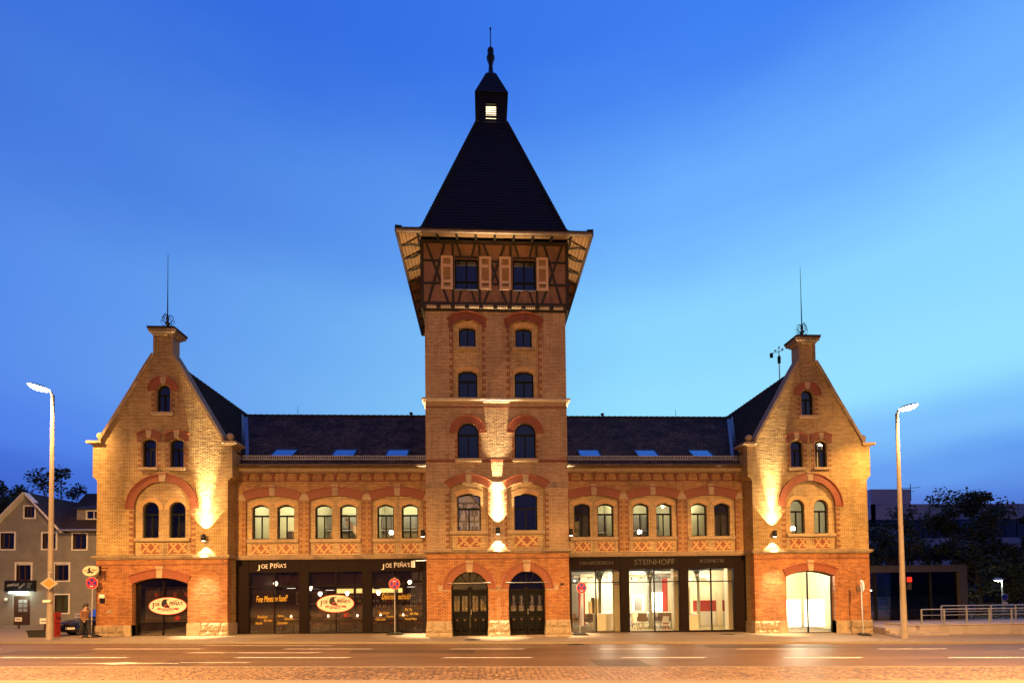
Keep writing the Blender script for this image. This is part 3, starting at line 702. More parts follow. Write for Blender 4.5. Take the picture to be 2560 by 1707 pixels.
    Pl.build('plinth', B); Pl = MB()
    xo0, xo1 = sorted((Xm(1.95), Xm(3.52))); rock(Pl, xo0, xo1, zg, .88 if s < 0 else .53, .97, .45, rows=2, seed=8 + s, batter=.03, m=STONED)
    xa, xb = sorted((gc + s*1.46, Xm(1.95))); Pl.box(xa, xb, .93, 1.3, zg, .86 if s < 0 else .51, STONE)
    for u in (-1, 1):
        xa, xb = sorted((Xm(u*3.53), Xm(u*3.3))); Pl.box(xa, xb, 1.2, 1.95 if u < 0 else 6, zg, .86 if s < 0 else .5, STONED)
    Pl.build('plinth', B)
    # coping along the gable slopes, with kneelers
    for u in (-1, 1):
        K = MB(); pp = [(3.30, 10.83)] + prof[:-1]; q = [(c + u*a, z) for a, z in pp]
        for (xa, za), (xb, zb) in zip(q[:-1], q[1:]):
            dx, dz = xb - xa, zb - za; l = math.hypot(dx, dz); nx, nz = (dz/l*.13, -dx/l*.13)
            if nx*u < 0: nx, nz = -nx, -nz
            K.prism([(xa - nx*.1, za - nz*.1), (xb - nx*.1, zb - nz*.1), (xb + nx, zb + nz), (xa + nx, za + nz)], .88, 1.50, STONED)
        xa, xb = sorted((c + u*3.16, c + u*3.95)); K.box(xa, xb, .84, 1.95, 10.74, 10.86, STONE)
        xa, xb = sorted((c + u*3.25, c + u*3.80)); K.box(xa, xb, .92, 1.9, 10.68, 10.74, STONE); K.build('coping', B)
    for u in (-1, 1):
        S = MB(); S.lathe(c + u*3.45, 1.25, [(.14, 10.86), (.13, 10.93), (.07, 10.96), (.06, 11.0), (.13, 11.05), (.185, 11.14), (.20, 11.22), (.17, 11.32), (.09, 11.39), (.01, 11.41)], STONE, 14); S.build('ball_finial', B, True)
    # chimney head
    H = MB(); H.box(c - .56, c + .56, .90, 1.72, 16.72, 16.84, STONE); H.box(c - .68, c + .68, .78, 1.84, 16.84, 16.97, STONED); H.box(c - .72, c + .72, .74, 1.88, 16.97, 17.06, JOINT); H.box(c - .74, c + .74, .72, 1.90, 17.06, 17.12, METAL)
    for u in (-1, 1): H.box(c + u*.47 - .06, c + u*.47 + .06, .94, 1.0, 15.66, 16.72, STONED)
    H.build('chimney_cap', B)
    # wrought iron ornament and lightning rod
    Fi = MB(); fy = 1.3; z0 = 17.12
    Fi.lathe(c, fy, [(.12, z0), (.10, z0 + .2), (.05, z0 + .3), (.14, z0 + .45), (.05, z0 + .58), (.09, z0 + .7), (.035, z0 + .85), (.03, z0 + 1.0), (.018, z0 + 2.6), (.010, z0 + 4.38)], DARKM, 8)
    for an in (0, PI/2):
        for u in (-1, 1):
            def W(pts): return [(c + u*a*math.cos(an), fy + u*a*math.sin(an), z0 + b) for a, b in pts]
            sp = [(.42 - .0*0, .0), (.38, .14), (.24, .20), (.12, .16)]; Fi.tube(W(sp), .012, DARKM, 5)
            arcp = [(.06 + .16*math.sin(t), .50 - .20*math.cos(t) + .0) for t in [i*PI/8 for i in range(0, 13)]]
            Fi.tube(W([(a + .08, b + .22) for a, b in arcp]), .012, DARKM, 5)
            Fi.tube(W([(.10, .30), (.22, .36), (.34, .46), (.37, .60), (.30, .68), (.24, .62), (.28, .56)]), .012, DARKM, 5)
            Fi.tube(W([(.05, .82), (.16, .90), (.26, .84), (.28, .74)]), .012, DARKM, 5)
    Fi.build('iron_finial', B)
    # roof behind the parapet
    R = MB(); n = 20; zr, ur = 15.55, 0; ue, zee = 3.72, 10.35
    for u in (-1, 1):
        for k in range(n):
            f0, f1 = k/n, (k+1)/n
            a0, a1 = ue*(1 - f0), ue*(1 - f1); b0, b1 = zee + (zr - zee)*f0, zee + (zr - zee)*f1
            R.mesh([(c + u*(a0 + .06), 1.45, b0 + .05), (c + u*(a0 + .06), 17.5, b0 + .05), (c + u*a1, 17.5, b1 + .006), (c + u*a1, 1.45, b1 + .006), (c + u*(a0 + .03), 1.45, b0 - .01), (c + u*(a0 + .03), 17.5, b0 - .01)], [(0, 1, 2, 3), (4, 5, 1, 0)], MATS['roof_tile_side'])
    R.prism([(c - 3.72, 10.3), (c, 15.5), (c + 3.72, 10.3)], 17.0, 17.4, YEL)
    yy = 2.0
    while yy < 17.2: R.tube([(c, yy, zr + .02), (c, yy + .42, zr + .04)], [.11, .13], TILE, 8); yy += .4
    R.build('roof', B)
    # zinc valley where the roofs meet
    V = MB(); f = lambda z: (XC - (15.7 - z)/1.457); sl = .73
    pts = []
    for i in range(9):
        z = 10.0 + 4.9*i/8; x = max(14.5, f(z)); y = 1.36 + (z - 9.62)/sl
        pts.append((x, y, z))
    for (xa, ya, za), (xb, yb, zb) in zip(pts[:-1], pts[1:]):
        V.mesh([(s*(xa - .26), ya, za + .05), (s*(xb - .26), yb, zb + .05), (s*(xb + .0), yb, zb + .06), (s*(xa + .0), ya, za + .06), (s*(xb + .14), yb - .05, zb + .26), (s*(xa + .14), ya - .05, za + .26)], [(0, 1, 2, 3), (3, 2, 4, 5)], ZINC)
    V.build('valley', B)
    return gc
m_, nt_, N_, L_, b_ = nodes('roof_tile_side')
g_ = N_('ShaderNodeNewGeometry'); sp_ = N_('ShaderNodeSeparateXYZ'); L_(g_.outputs['Position'], sp_.inputs[0])
wv_ = N_('ShaderNodeMath'); wv_.operation = 'MULTIPLY'; wv_.inputs[1].default_value = 1/.173; L_(sp_.outputs[2], wv_.inputs[0])
fr_ = N_('ShaderNodeMath'); fr_.operation = 'FRACT'; L_(wv_.outputs[0], fr_.inputs[0])
mp_ = N_('ShaderNodeMapping'); mp_.inputs['Scale'].default_value = (3, 3, 1); L_(g_.outputs['Position'], mp_.inputs[0])
nz_ = N_('ShaderNodeTexNoise'); nz_.inputs['Scale'].default_value = 2; nz_.inputs['Detail'].default_value = 4; L_(mp_.outputs[0], nz_.inputs['Vector'])
cr_ = N_('ShaderNodeValToRGB'); cr_.color_ramp.elements[0].color = (.010, .008, .008, 1); cr_.color_ramp.elements[1].color = (.045, .038, .040, 1); L_(nz_.outputs[0], cr_.inputs[0]); L_(cr_.outputs[0], b_.inputs['Base Color']); b_.inputs['Roughness'].default_value = .7; b_.inputs['Specular IOR Level'].default_value = .05

GC = {s: gable(s) for s in (-1, 1)}

# ---------------- tower
def tower():
    W = 3.85; dx = (-1.555, 1.545)
    L = MB(); zb = -.25
    doors = []
    for c in dx:
        r = .995 if c < 0 else 1.0; doors.append([(c - r, zb), (c - r, 2.53)] + arc(c - r, c + r, 2.53, 2.53 + r - .001, 20)[1:-1] + [(c + r, 2.53), (c + r, zb)])
    L.plate([(-W, zb), (-W, 4.56), (W, 4.56), (W, zb)], doors, 0, 1.95, .45, ORA)
    L.box(-W - .004, W + .004, -.006, .03, 4.20, 4.27, REDB)
    L.box(-W, W, 7.5, 7.7, 0, 4.56, ORA)
    L.build('wall', B)
    U = MB(); holes = []
    for c in dx:
        holes.append([(c - 1.03, 4.72), (c - 1.03, 8.02)] + arc(c - 1.03, c + 1.03, 8.03, 8.38)[1:-1] + [(c + 1.03, 8.02), (c + 1.03, 4.72)])
        holes.append([(c - .57, 9.64), (c - .57, 11.03)] + arc(c - .57, c + .57, 11.04, 11.609)[1:-1] + [(c + .57, 11.03), (c + .57, 9.64)])
        holes.append([(c - .78, 12.97), (c - .78, 16.99)] + arc(c - .78, c + .78, 17.0, 17.28)[1:-1] + [(c + .78, 16.99), (c + .78, 12.97)])
    U.plate([(-W, 4.54), (-W, 18.0), (W, 18.0), (W, 4.54)], holes, 0, 7.7, .13, TWR)
    for z0, z1 in ((9.47, 9.63), (12.43, 12.52)): U.box(-W - .004, W + .004, -.008, .02, z0, z1, REDB)
    U.box(-W, W, 7.69, 7.75, 4.54, 21.6, TWR)
    U.build('wall', B, label='upper tower brickwork, darker towards the timber storey')
    R = MB()
    h1 = [opening(c - .635, c + .635, 5.75, 7.60, 7.76) for c in dx]
    R.plate([(-2.7, 4.60), (-2.7, 8.5), (2.7, 8.5), (2.7, 4.60)], h1, .12, None, .42, PALE)
    h2 = [opening(c - .52, c + .52, 12.98, 14.36, 14.52) for c in dx] + [opening(c - .46, c + .46, 15.82, 16.82, 16.96) for c in dx]
    R.plate([(-2.5, 12.9), (-2.5, 17.5), (2.5, 17.5), (2.5, 12.9)], h2, .125, None, .42, PALE)
    R.build('recessed_wall', B)
    for k, c in enumerate(dx):
        P = MB(); panel(P, c - .64, c + .64, 4.87, 5.44, .12); P.build('patterned_panel', B)
        sill(B, c - 1.03, c + 1.03, 5.57, 5.75, .10, STONE, .12)
        arch(B, c - 1.05, c + 1.05, 8.02, 8.38, .40, 0, key=(8.38, 8.98, .26, .36), rim=.05)
        for (hw, zs, zt, th) in ((.65, 7.61, 7.77, .28), (.54, 14.37, 14.53, .26), (.48, 16.83, 16.97, .25)):
            mb = MB(); arch_ring(mb, c - hw, c + hw, zs, zt, th, .095, .14, VOUY, bw=.08); mb.build('arch', B)
        T = MB()
        for u in (-1, 1): quoin(T, c + u*1.03, .22 if c*u > 0 else .14, 4.8, 7.9, 0, u); quoin(T, c + u*.78, .20, 13.0, 16.8, 0, u, .40)
        for u in (-1, 1): quoin(T, c + u*.57, .16, 9.66, 11.0, 0, u, .3)
        T.build('quoin', B)
        arch(B, c - .58, c + .58, 11.04, 11.619, .38, 0, rim=.055, proj=.06)
        # red hood over the top pair
        mb = MB(); hood = [(c - 1.03, 16.84), (c - 1.03, 17.25)] + arc(c - 1.03, c + 1.03, 17.25, 17.66) + [(c + 1.03, 16.84), (c + .79, 16.84)] + arc(c - .79, c + .79, 17.02, 17.30)[::-1] + [(c - .79, 16.84)]
        mb.prism(hood, -.05, .03, REDB); hood_rim(mb, c - 1.05, c + 1.05, 17.25, 17.67, .07, -.14, .03, VOUS); mb.build('arch', B)
        sill(B, c - .71, c + .71, 9.49, 9.64, 0, STONE, .15); sill(B, c - .63, c + .63, 15.66, 15.80, .1, STONE, .13)
        win(B, c - .635, c + .635, 5.75, 7.60, 7.76, .26, lit=(k == 1), transom=6.95, glassm=MIRR if k == 0 else NIGHT, label='window mirroring the half-timbered house opposite' if k == 0 else None)
        win(B, c - .57, c + .57, 9.64, 11.04, 11.609, .14, transom=10.98)
        win(B, c - .52, c + .52, 12.98, 14.36, 14.52, .27, transom=13.98)
        win(B, c - .46, c + .46, 15.82, 16.82, 16.96, .27, transom=0)
        # portal: arch, imposts, door
        r = 1.0; o = arch(B, c - r, c + r, 2.56, 3.559, .40, 0, key=(3.50, 4.14, .30, .42), rim=.05)
        D = MB(); y = .36
        za = 2.42
        # fanlight with radiating bars
        hs = []; K = 6; ri = .92; rj = .16
        for q in range(K):
            t0 = PI*q/K + .03; t1 = PI*(q+1)/K - .03
            if q == 2: t1 = PI/2 - .05
            if q == 3: t0 = PI/2 + .05
            if q % 2 == 1: continue
            t1 = PI*(q+2)/K - .03
            if q == 2:
                for (ta, tb) in ((PI/3 + .03, PI/2 - .05), (PI/2 + .05, 2*PI/3 - .03)):
                    hs.append([(c + ri*math.cos(t), 2.56 + ri*math.sin(t)) for t in [ta + (tb-ta)*i/6 for i in range(7)]] + [(c + rj*math.cos(tb), 2.56 + rj*math.sin(tb)), (c + rj*math.cos(ta), 2.56 + rj*math.sin(ta))])
            else:
                hs.append([(c + ri*math.cos(t), 2.56 + ri*math.sin(t)) for t in [t0 + (t1-t0)*i/8 for i in range(9)]] + [(c + rj*math.cos(t1), 2.56 + rj*math.sin(t1)), (c + rj*math.cos(t0), 2.56 + rj*math.sin(t0))])
        D.plate([(c - r, za), (c - r, 2.56)] + arc(c - r, c + r, 2.56, 3.559, 20)[1:-1] + [(c + r, 2.56), (c + r, za)], hs, y, y + .09, y + .05, DOOR)
        D.box(c - r, c + r, y - .05, y + .02, 2.42, 2.53, DOOR)
        do = D.build('door', B)
        g_ = MB(); g_.prism([(c - .97, 2.5)] + arc(c - .97, c + .97, 2.56, 3.52, 18) + [(c + .97, 2.5)], y + .06, y + .066, GLASSD if k == 0 else NIGHT, back=False); g_.build('pane', do)
        for u in (-1, 1):
            a, b = sorted((c + u*.02, c + u*.985)); lf = MB(); hs = []
            m_ = (a + b)/2
            for (p, q) in ((m_ - .36, m_ - .07), (m_ + .07, m_ + .36)): hs.append(rect(p, q, 1.36, 2.22))
            lf.plate([(a, .06), (a, 2.42), (b, 2.42), (b, .06)], hs, y + .02, y + .09, y + .06, DOOR)
            lf.box(a, b, y - .01, y + .02, 1.16, 1.24, DOOR); lf.box(a, b, y - .01, y + .02, .06, .20, DOOR)
            for (p, q) in ((m_ - .38, m_ - .04), (m_ + .04, m_ + .38)):
                lf.mesh([(p, y + .018, .28), (q, y + .018, .28), (q, y + .018, 1.08), (p, y + .018, 1.08), (p + .07, y - .02, .40), (q - .07, y - .02, .40), (q - .07, y - .02, .96), (p + .07, y - .02, .96)], [(4, 5, 6, 7), (0, 1, 5, 4), (1, 2, 6, 5), (2, 3, 7, 6), (3, 0, 4, 7)], DOOR)
                lf.mesh([((p + q)/2 - .1, y - .028, .95), ((p + q)/2 + .1, y - .028, .95), ((p + q)/2, y - .028, .84)], [(0, 1, 2)], GALV if False else WOOD)
                # wrought grille in front of the glass
                for z in (1.42, 1.62, 1.82, 2.0, 2.14):
                    pts = [((p+q)/2 + .09*math.cos(t), y + .0, z + .06*math.sin(t)) for t in [i*PI/5 for i in range(11)]]; lf.tube(pts, .008, GALV if k else DARKM, 4, False)
                lf.tube([((p+q)/2, y, 1.36), ((p+q)/2, y, 2.22)], .010, GALV if k else DARKM, 4)
            lf.build('door_leaf', do)
            gp = MB(); gp.box(a + .1, b - .1, y + .065, y + .07, 1.3, 2.28, GLASSD if k == 0 else NIGHT); gp.build('pane', do)
        hd = MB(); hd.tube([(c + .06, y - .05, 1.20), (c + .06, y - .06, 1.5)], .016, GALV, 6); hd.build('handle', do)
        st = MB(); st.box(c - r, c + r, .05, .45, -.2, .06, STONED); st.build('door_step', do)
        tb = MB(); tb.tube([(c - 1.12, -.16, 2.92), (c + 1.12, -.16, 2.92)], .014, GALV, 6)
        for u in (-1, 1): tb.tube([(c + u*1.12, -.16, 2.92), (c + u*1.12, .0, 2.84)], .022, GALV, 6)
        tb.build('awning_rail', B)
    # imposts of the portals
    impost(B, rect(-3.23, -2.56, 2.49, 2.79), 0); impost(B, rect(2.55, 3.25, 2.49, 2.79), 0)
    oo = impost(B, rect(-.55, .54, 2.50, 2.79), 0)
    text('1898', .0, -.035, 2.64, .40, MATS['dark_joint'], oo, depth=.008)
    # imposts of the first floor
    impost(B, [(-3.86, 8.05), (-3.86, 8.39), (-2.86, 8.39), (-2.60, 8.05)], 0, STONED); impost(B, [(2.60, 8.05), (2.86, 8.39), (3.86, 8.39), (3.86, 8.05)], 0, STONED)
    impost(B, [(-.50, 8.05), (-.27, 8.39), (.27, 8.39), (.50, 8.05)], 0, STONE)
    # cornice broken forward at the ends and the middle
    C = MB()
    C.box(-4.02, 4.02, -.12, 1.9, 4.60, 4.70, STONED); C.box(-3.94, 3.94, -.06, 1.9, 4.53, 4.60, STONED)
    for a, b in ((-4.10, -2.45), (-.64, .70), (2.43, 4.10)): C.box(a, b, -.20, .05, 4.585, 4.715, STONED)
    C.build('cornice', B)
    Be = MB(); Be.box(-4.03, 4.03, -.18, 7.9, 12.82, 12.93, MATS['pale_stone']); Be.box(-3.93, 3.93, -.08, 7.8, 12.73, 12.82, MATS['pale_stone']); Be.build('belt_course', B)
    # battered plinth
    Pl = MB(); zg = -.3
    for (a, b, zt, rw, bt, sd) in ((-3.86, -2.55, .90, 2, .09, 21), (-.56, .56, .90, 2, .07, 22), (2.55, 3.88, .89, 3, .09, 23)):
        Pl = MB(); rock(Pl, a, b, zg, zt, -.03, .5, rows=rw, batter=bt, seed=sd)
        if sd != 22: u = -1 if a < 0 else 1; Pl.mesh([(u*3.86, 0, .9), (u*3.86, 1.9, .9), (u*3.97, 1.9, zg), (u*3.97, 0, zg)], [(0, 1, 2, 3)], STONED)
        Pl.build('plinth', B)

MATS['pale_stone'] = mat('pale_stone', (.42, .34, .25), .7, var=.12, vs_=5)
tower()

def timber_storey():
    W = 4.0; y = -.15
    wins = [rect(-2.19, -.93, 18.84, 20.58), rect(.97, 2.22, 18.84, 20.58)]
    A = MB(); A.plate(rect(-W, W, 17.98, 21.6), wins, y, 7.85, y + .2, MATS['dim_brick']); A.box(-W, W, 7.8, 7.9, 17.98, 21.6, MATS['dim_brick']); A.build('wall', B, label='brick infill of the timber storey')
    T = MB(); ty = y - .05
    def bar(x0, z0, x1, z1, w=.13):
        dx, dz = x1 - x0, z1 - z0; l = math.hypot(dx, dz); nx, nz = -dz/l*w/2, dx/l*w/2
        T.prism([(x0 + nx, z0 + nz), (x1 + nx, z1 + nz), (x1 - nx, z1 - nz), (x0 - nx, z0 - nz)], ty - rnd.uniform(0, .012), y + .01, TIMB)
    for x in (-3.94, 3.94): bar(x, 17.98, x, 21.6, .15)
    for x in (-2.29, -.84, .86, 2.29): bar(x, 18.1, x, 21.5, .13)
    T.box(-W, W, ty - .02, y + .01, 21.38, 21.56, TIMB); T.box(-W, W, ty - .02, y + .01, 17.98, 18.14, TIMB)
    for u in (-1, 1):
        bar(u*3.9, 19.17, u*2.3, 19.17, .11); bar(u*3.9, 20.43, u*2.3, 20.43, .09)
        bar(u*3.72, 21.4, u*2.55, 18.14, .12); bar(u*2.72, 21.4, u*3.62, 18.14, .12)
    bar(-.84, 19.17, .86, 19.17, .11); bar(-.84, 20.43, .86, 20.43, .09)
    bar(-.62, 21.4, .60, 18.14, .12); bar(.55, 21.4, -.60, 18.14, .12)
    for c in (-1.56, 1.6):
        bar(c - .62, 20.65, c + .62, 20.65, .10)
        bar(c - .5, 21.4, c - .3, 20.7, .10); bar(c + .5, 21.4, c + .3, 20.7, .10)
        bar(c - .28, 18.78, c - .46, 18.14, .10); bar(c + .28, 18.78, c + .46, 18.14, .10)
    # side faces
    for u in (-1, 1):
        for yy in (-.1, 1.8, 3.7, 5.6, 7.7):
            a, b = sorted((u*W, u*(W + .05))); T.box(a, b, yy - .07, yy + .07, 17.98, 21.6, TIMB)
        a, b = sorted((u*W, u*(W + .05))); T.box(a, b, -.15, 7.85, 19.1, 19.24, TIMB); T.box(a, b, -.15, 7.85, 17.98, 18.14, TIMB)
    T.build('timber_frame', B)
    # corbel table
    C = MB(); C.box(-3.93, 3.93, -.08, .02, 17.74, 17.84, TIMB)
    for i in range(11):
        x = -3.85 + i*.77; C.box(x - .08, x + .08, -.26, .02, 17.80, 17.98, TIMB)
        if i < 10: C.box(x + .12, x + .65, -.16, .02, 17.86, 17.94, MATS['pale_stone']); 
        if i < 10:
            for k in range(5): C.box(x + .13 + k*.11, x + .19 + k*.11, -.20, -.16, 17.88, 17.98, MATS['pale_stone'])
    C.build('corbel', B)
    for u in (-1, 1):
        M = MB(); a, b = sorted((u*3.85, u*4.02)); M.box(a, b, -.15, 7.85, 17.80, 17.98, TIMB); M.build('corbel', B)
    for (a, b) in ((-2.19, -.93), (.97, 2.22)):
        F = MB(); m = (a + b)/2; zt = 19.30
        F.plate(rect(a, b, 18.84, 20.58), [rect(a + .08, m - .04, 18.92, zt), rect(m + .04, b - .08, 18.92, zt), rect(a + .08, m - .04, zt + .08, 20.50), rect(m + .04, b - .08, zt + .08, 20.50)], y + .08, y + .16, y + .14, FRAME)
        o = F.build('window', B); P = MB(); P.box(a + .05, b - .05, y + .125, y + .13, 18.88, 20.54, NIGHT); P.build('pane', o)
        S = MB(); S.box(a, b, y - .1, y + .1, 18.79, 18.84, ZINC); S.build('sill', o)
    def shutter(a, b, ang):
        S = MB(); z0, z1 = 18.84, 20.67; w = b - a
        S.plate(rect(0, w, z0, z1), [rect(.13, w - .13, z0 + .14, z0 + .36), rect(.13, w - .13, z0 + .50, z1 - .62), rect(.13, w - .13, z1 - .46, z1 - .12)], -.035, .0, 0, SHUT)
        for p, q in ((z0 + .14, z0 + .36), (z0 + .50, z1 - .62), (z1 - .46, z1 - .12)):
            z = p + .02
            while z < q: 
                S.mesh([(.13, -.005, z + .035), (w - .13, -.005, z + .035), (w - .13, -.038, z), (.13, -.038, z)], [(0, 1, 2, 3)], SHUT); z += .055
        S.box(.13, w - .13, -.003, 0, z0 + .14, z1 - .12, BOARD)
        o = S.build('shutter', B); o.location = (a, y - .055, 0)
    for a, b in ((-2.93, -2.29), (-.85, -.21), (.24, .88), (2.27, 2.91)): shutter(a, b, 0)
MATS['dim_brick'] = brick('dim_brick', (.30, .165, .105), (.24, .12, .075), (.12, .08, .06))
timber_storey()

def tower_roof():
    cy = 3.85
    def ring(h, z, lift=0): return [(-h, cy - h, z + lift), (h, cy - h, z + lift), (h, cy + h, z + lift), (-h, cy + h, z + lift)]
    R = MB(); prof = [(5.16, 21.36), (4.75, 21.52), (4.35, 21.78), (4.08, 22.05), (3.88, 22.38)]
    prof += [(3.88 - (3.88 - .86)*i/40, 22.38 + (31.45 - 22.38)*i/40) for i in range(1, 41)]
    for (h0, z0), (h1, z1) in zip(prof[:-1], prof[1:]):
        a = ring(h0 + .045, z0 - .01); b = ring(h1 + .005, z1); c = ring(h0 - .01, z0 - .01)
        R.mesh(a + b + c, [(i, (i+1) % 4, 4 + (i+1) % 4, 4 + i) for i in range(4)] + [(8 + i, 8 + (i+1) % 4, (i+1) % 4, i) for i in range(4)], TILET)
    # hip tiles
    for sx, sy in ((-1, -1), (1, -1), (-1, 1), (1, 1)):
        for (h0, z0), (h1, z1) in zip(prof[3:-1], prof[4:]):
            R.tube([(sx*(h0 + .05), cy + sy*(h0 + .05), z0 - .02), (sx*(h1 + .02), cy + sy*(h1 + .02), z1 + .0)], [.10, .07], TILET, 6)
    for u in (-1, 1):
        for v in (-1, 1): R.mesh([(u*5.17, cy + v*5.17, 21.36), (u*4.8, cy + v*5.1, 21.50), (u*5.1, cy + v*4.8, 21.50), (u*5.19, cy + v*5.19, 21.47)], [(0, 1, 3), (0, 3, 2), (1, 2, 3)], TILET)
    R.build('roof', B, label='steep pyramid roof of the tower')
    # lantern
    Ln = MB()
    n = 9
    for k in range(n):
        f0, f1 = k/n, (k+1)/n; h0, h1 = .88 + .05*f0, .88 + .05*f1; z0, z1 = 31.4 + 1.8*f0, 31.4 + 1.8*f1
        a, b = ring(h0 + .02, z0), ring(h1 - .005, z1)
        for i in range(4):
            p, q, r_, s_ = a[i], a[(i+1) % 4], b[(i+1) % 4], b[i]
            if i == 0 and 2 <= k <= 5:   # the lit opening in the front
                for (u0, u1) in ((0, .31), (.66, 1)):
                    mixp = lambda A, Bq, t: tuple(A[j] + (Bq[j] - A[j])*t for j in range(3))
                    Ln.face([mixp(p, q, u0), mixp(p, q, u1), mixp(s_, r_, u1), mixp(s_, r_, u0)], TILET)
            else: Ln.face([p, q, r_, s_], TILET)
    n = 9
    for k in range(n):
        f0, f1 = k/n, (k+1)/n; h0, h1 = 1.0 - .72*f0, 1.0 - .72*f1; z0, z1 = 33.2 + 2.0*f0, 33.2 + 2.0*f1
        a, b, c = ring(h0 + .03, z0 - .02), ring(h1, z1), ring(h0 - .03, z0 - .02)
        Ln.mesh(a + b + c, [(i, (i+1) % 4, 4 + (i+1) % 4, 4 + i) for i in range(4)] + [(8 + i, 8 + (i+1) % 4, (i+1) % 4, i) for i in range(4)], TILET)
    lo = Ln.build('lantern', B)
    G = MB(); G.box(-.36, .28, cy - .55, cy - .5, 31.75, 32.70, LANT); G.build('lantern_light', lo)
    Sl = MB()
    for k in range(6): Sl.box(-.36, .30, cy - .90, cy - .84, 31.86 + k*.135, 31.872 + k*.135, TIMB)
    Sl.build('slat', lo)
    F = MB(); F.lathe(0, cy, [(.30, 35.15), (.17, 35.5), (.12, 36.0), (.17, 36.12), (.14, 36.2), (.25, 36.36), (.27, 36.48), (.2, 36.66), (.14, 36.72), (.21, 36.86), (.20, 37.0), (.08, 37.12), (.035, 37.2), (.03, 38.3), (.06, 38.36), (.055, 38.44), (.01, 38.5)], DARKM, 12)
    F.build('spire_finial', B, True)
    # gutter on all four sides
    G = MB(); h = 5.12; z = 21.22
    P = ring(h, z); P.append(P[0])
    for a, b in zip(P[:-1], P[1:]): G.tube([a, b], .095, GUT, 8)
    G.box(-h, h, cy - h - .01, cy - h + .03, z - .02, z + .16, GUT); G.box(-h, -h + .03, cy - h, cy + h, z - .02, z + .16, GUT); G.box(h - .03, h, cy - h, cy + h, z - .02, z + .16, GUT); G.box(-h, h, cy + h - .03, cy + h, z - .02, z + .16, GUT)
    G.build('gutter', B)
    # boarded soffit between dark rafters
    zi, ho, hi = 21.75, 5.08, 4.0
    for side in range(4):
        M = Matrix.Translation((0, cy, 0)) @ Matrix.Rotation(side*PI/2, 4, 'Z')
        S = MB(); n = 10; 
        for k in range(n):
            a, b = -ho + 2*ho*k/n, -ho + 2*ho*(k+1)/n
            nb = 6
            for j in range(nb):
                f0, f1 = j/nb, (j+1)/nb - .02
                ra, rb = ho - (ho - hi)*f0, ho - (ho - hi)*f1; za, zb = 21.18 + (zi - 21.18)*f0, 21.18 + (zi - 21.18)*f1
                cl = lambda v, r: max(-r, min(r, v))
                q = [(cl(a + .03, ra), -ra, za), (cl(b - .03, ra), -ra, za), (cl(b - .03, rb), -rb, zb), (cl(a + .03, rb), -rb, zb)]
                dz = rnd.uniform(-.012, .012)
                S.mesh([M @ Vector((x, y, z + dz)) for x, y, z in q], [(0, 1, 2, 3)], BOARD)
        S.build('soffit', B)
        S = MB()
        for k in range(n + 1):
            a = -ho + 2*ho*k/n; r_in = min(hi, ho) if abs(a) <= hi else abs(a)
            for (u0, u1) in ((ho, max(r_in, hi)),):
                pts = [M @ Vector((a, -u0, 21.16)), M @ Vector((a, -(u0 + u1)/2, 21.22 + .06)), M @ Vector((a, -u1, zi - .10 if u1 <= hi + .01 else 21.2))]
                if (pts[0] - pts[2]).length > .1: S.tube(pts, [.05, .065, .07], TIMB, 4)
        S.build('rafter', B)
tower_roof()

# ---------------- shop fronts
def shopfront(s):
    y = 1.95
    xs = sorted((s*4.0, s*14.79)); x0, x1 = xs
    z0 = gz(s*9.2) - .15; zf0, zf1 = 3.70, 4.385
    bays = [(s*a, s*b) for a, b in ((4.30, 7.24), (7.72, 10.78), (11.27, 14.10))]
    bays = [tuple(sorted(b)) for b in bays]
    F = MB(); F.box(x0, x1, y - .06, y + .25, zf0, zf1, METAL)
    for a, b in bays:
        F.box(a - .02, a + .0, y - .075, y - .05, zf0, zf1, METAL); F.box(b, b + .02, y - .075, y - .05, zf0, zf1, METAL)
    F.box(x0, x1, y - .09, y - .05, zf1 - .07, zf1, METAL); F.box(x0, x1, y - .07, y - .05, zf0 - .04, zf0 + .02, METAL)
    sh = F.build('shopfront', B, label='dark brown metal shop front under the ' + ('left' if s < 0 else 'right') + ' wing')
    edges = sorted([x0] + [v for b in bays for v in b] + [x1])
    C = MB()
    for a, b in zip(edges[0::2], edges[1::2]): C = MB(); C.box(a, b, y - .05, y + .22, z0, zf0, METAL); C.build('pillar', sh)
    M = MB(); base = .20 if s < 0 else -.02
    for a, b in bays:
        m = (a + b)/2
        M.box(m - .03, m + .03, y - .02, y + .08, base, zf0, METAL); M.box(a, b, y - .02, y + .08, 2.84, 2.90, METAL); M.box(a, b, y - .03, y + .12, z0, base, METAL); M.box(a, b, y - .02, y + .08, zf0 - .06, zf0, METAL)
        M.box(a, a + .04, y - .02, y + .08, base, zf0, METAL); M.box(b - .04, b, y - .02, y + .08, base, zf0, METAL)
    M.build('window_frame', sh)
    for a, b in bays:
        for p, q in ((a, (a+b)/2), ((a+b)/2, b)):
            P = MB(); P.box(p + .035, q - .035, y + .02, y + .028, base, zf0 - .06, GLASSD if s < 0 else GLASS); P.build('pane', sh)
    return sh, base, bays
SH = {s: shopfront(s) for s in (-1, 1)}
for s in (-1, 1):
    pass
def smallcaps(x, z, w, h, m, par, y):
    """Joe Pena's in capitals with a tall J and P"""
    seq = [('J', 1.35, -.16), ('OE', 1, 0), (' ', .4, 0), ('P', 1.25, .06), ('E\u00d1A\u2019S', 1, 0)]
    ws = [.38, .95, .22, .38, 1.85]; tot = sum(ws); cx = x - w/2
    for (t, k, dz), ww in zip(seq, ws):
        wv = w*ww/tot
        if t.strip():
            hh = h*k*(1.22 if '\u00d1' in t else 1)
            text(t, cx + wv/2, y, z + dz*h + (.10*h if '\u00d1' in t else 0), wv*.86, m, par, h=hh)
        cx += wv
sl = SH[-1][0]
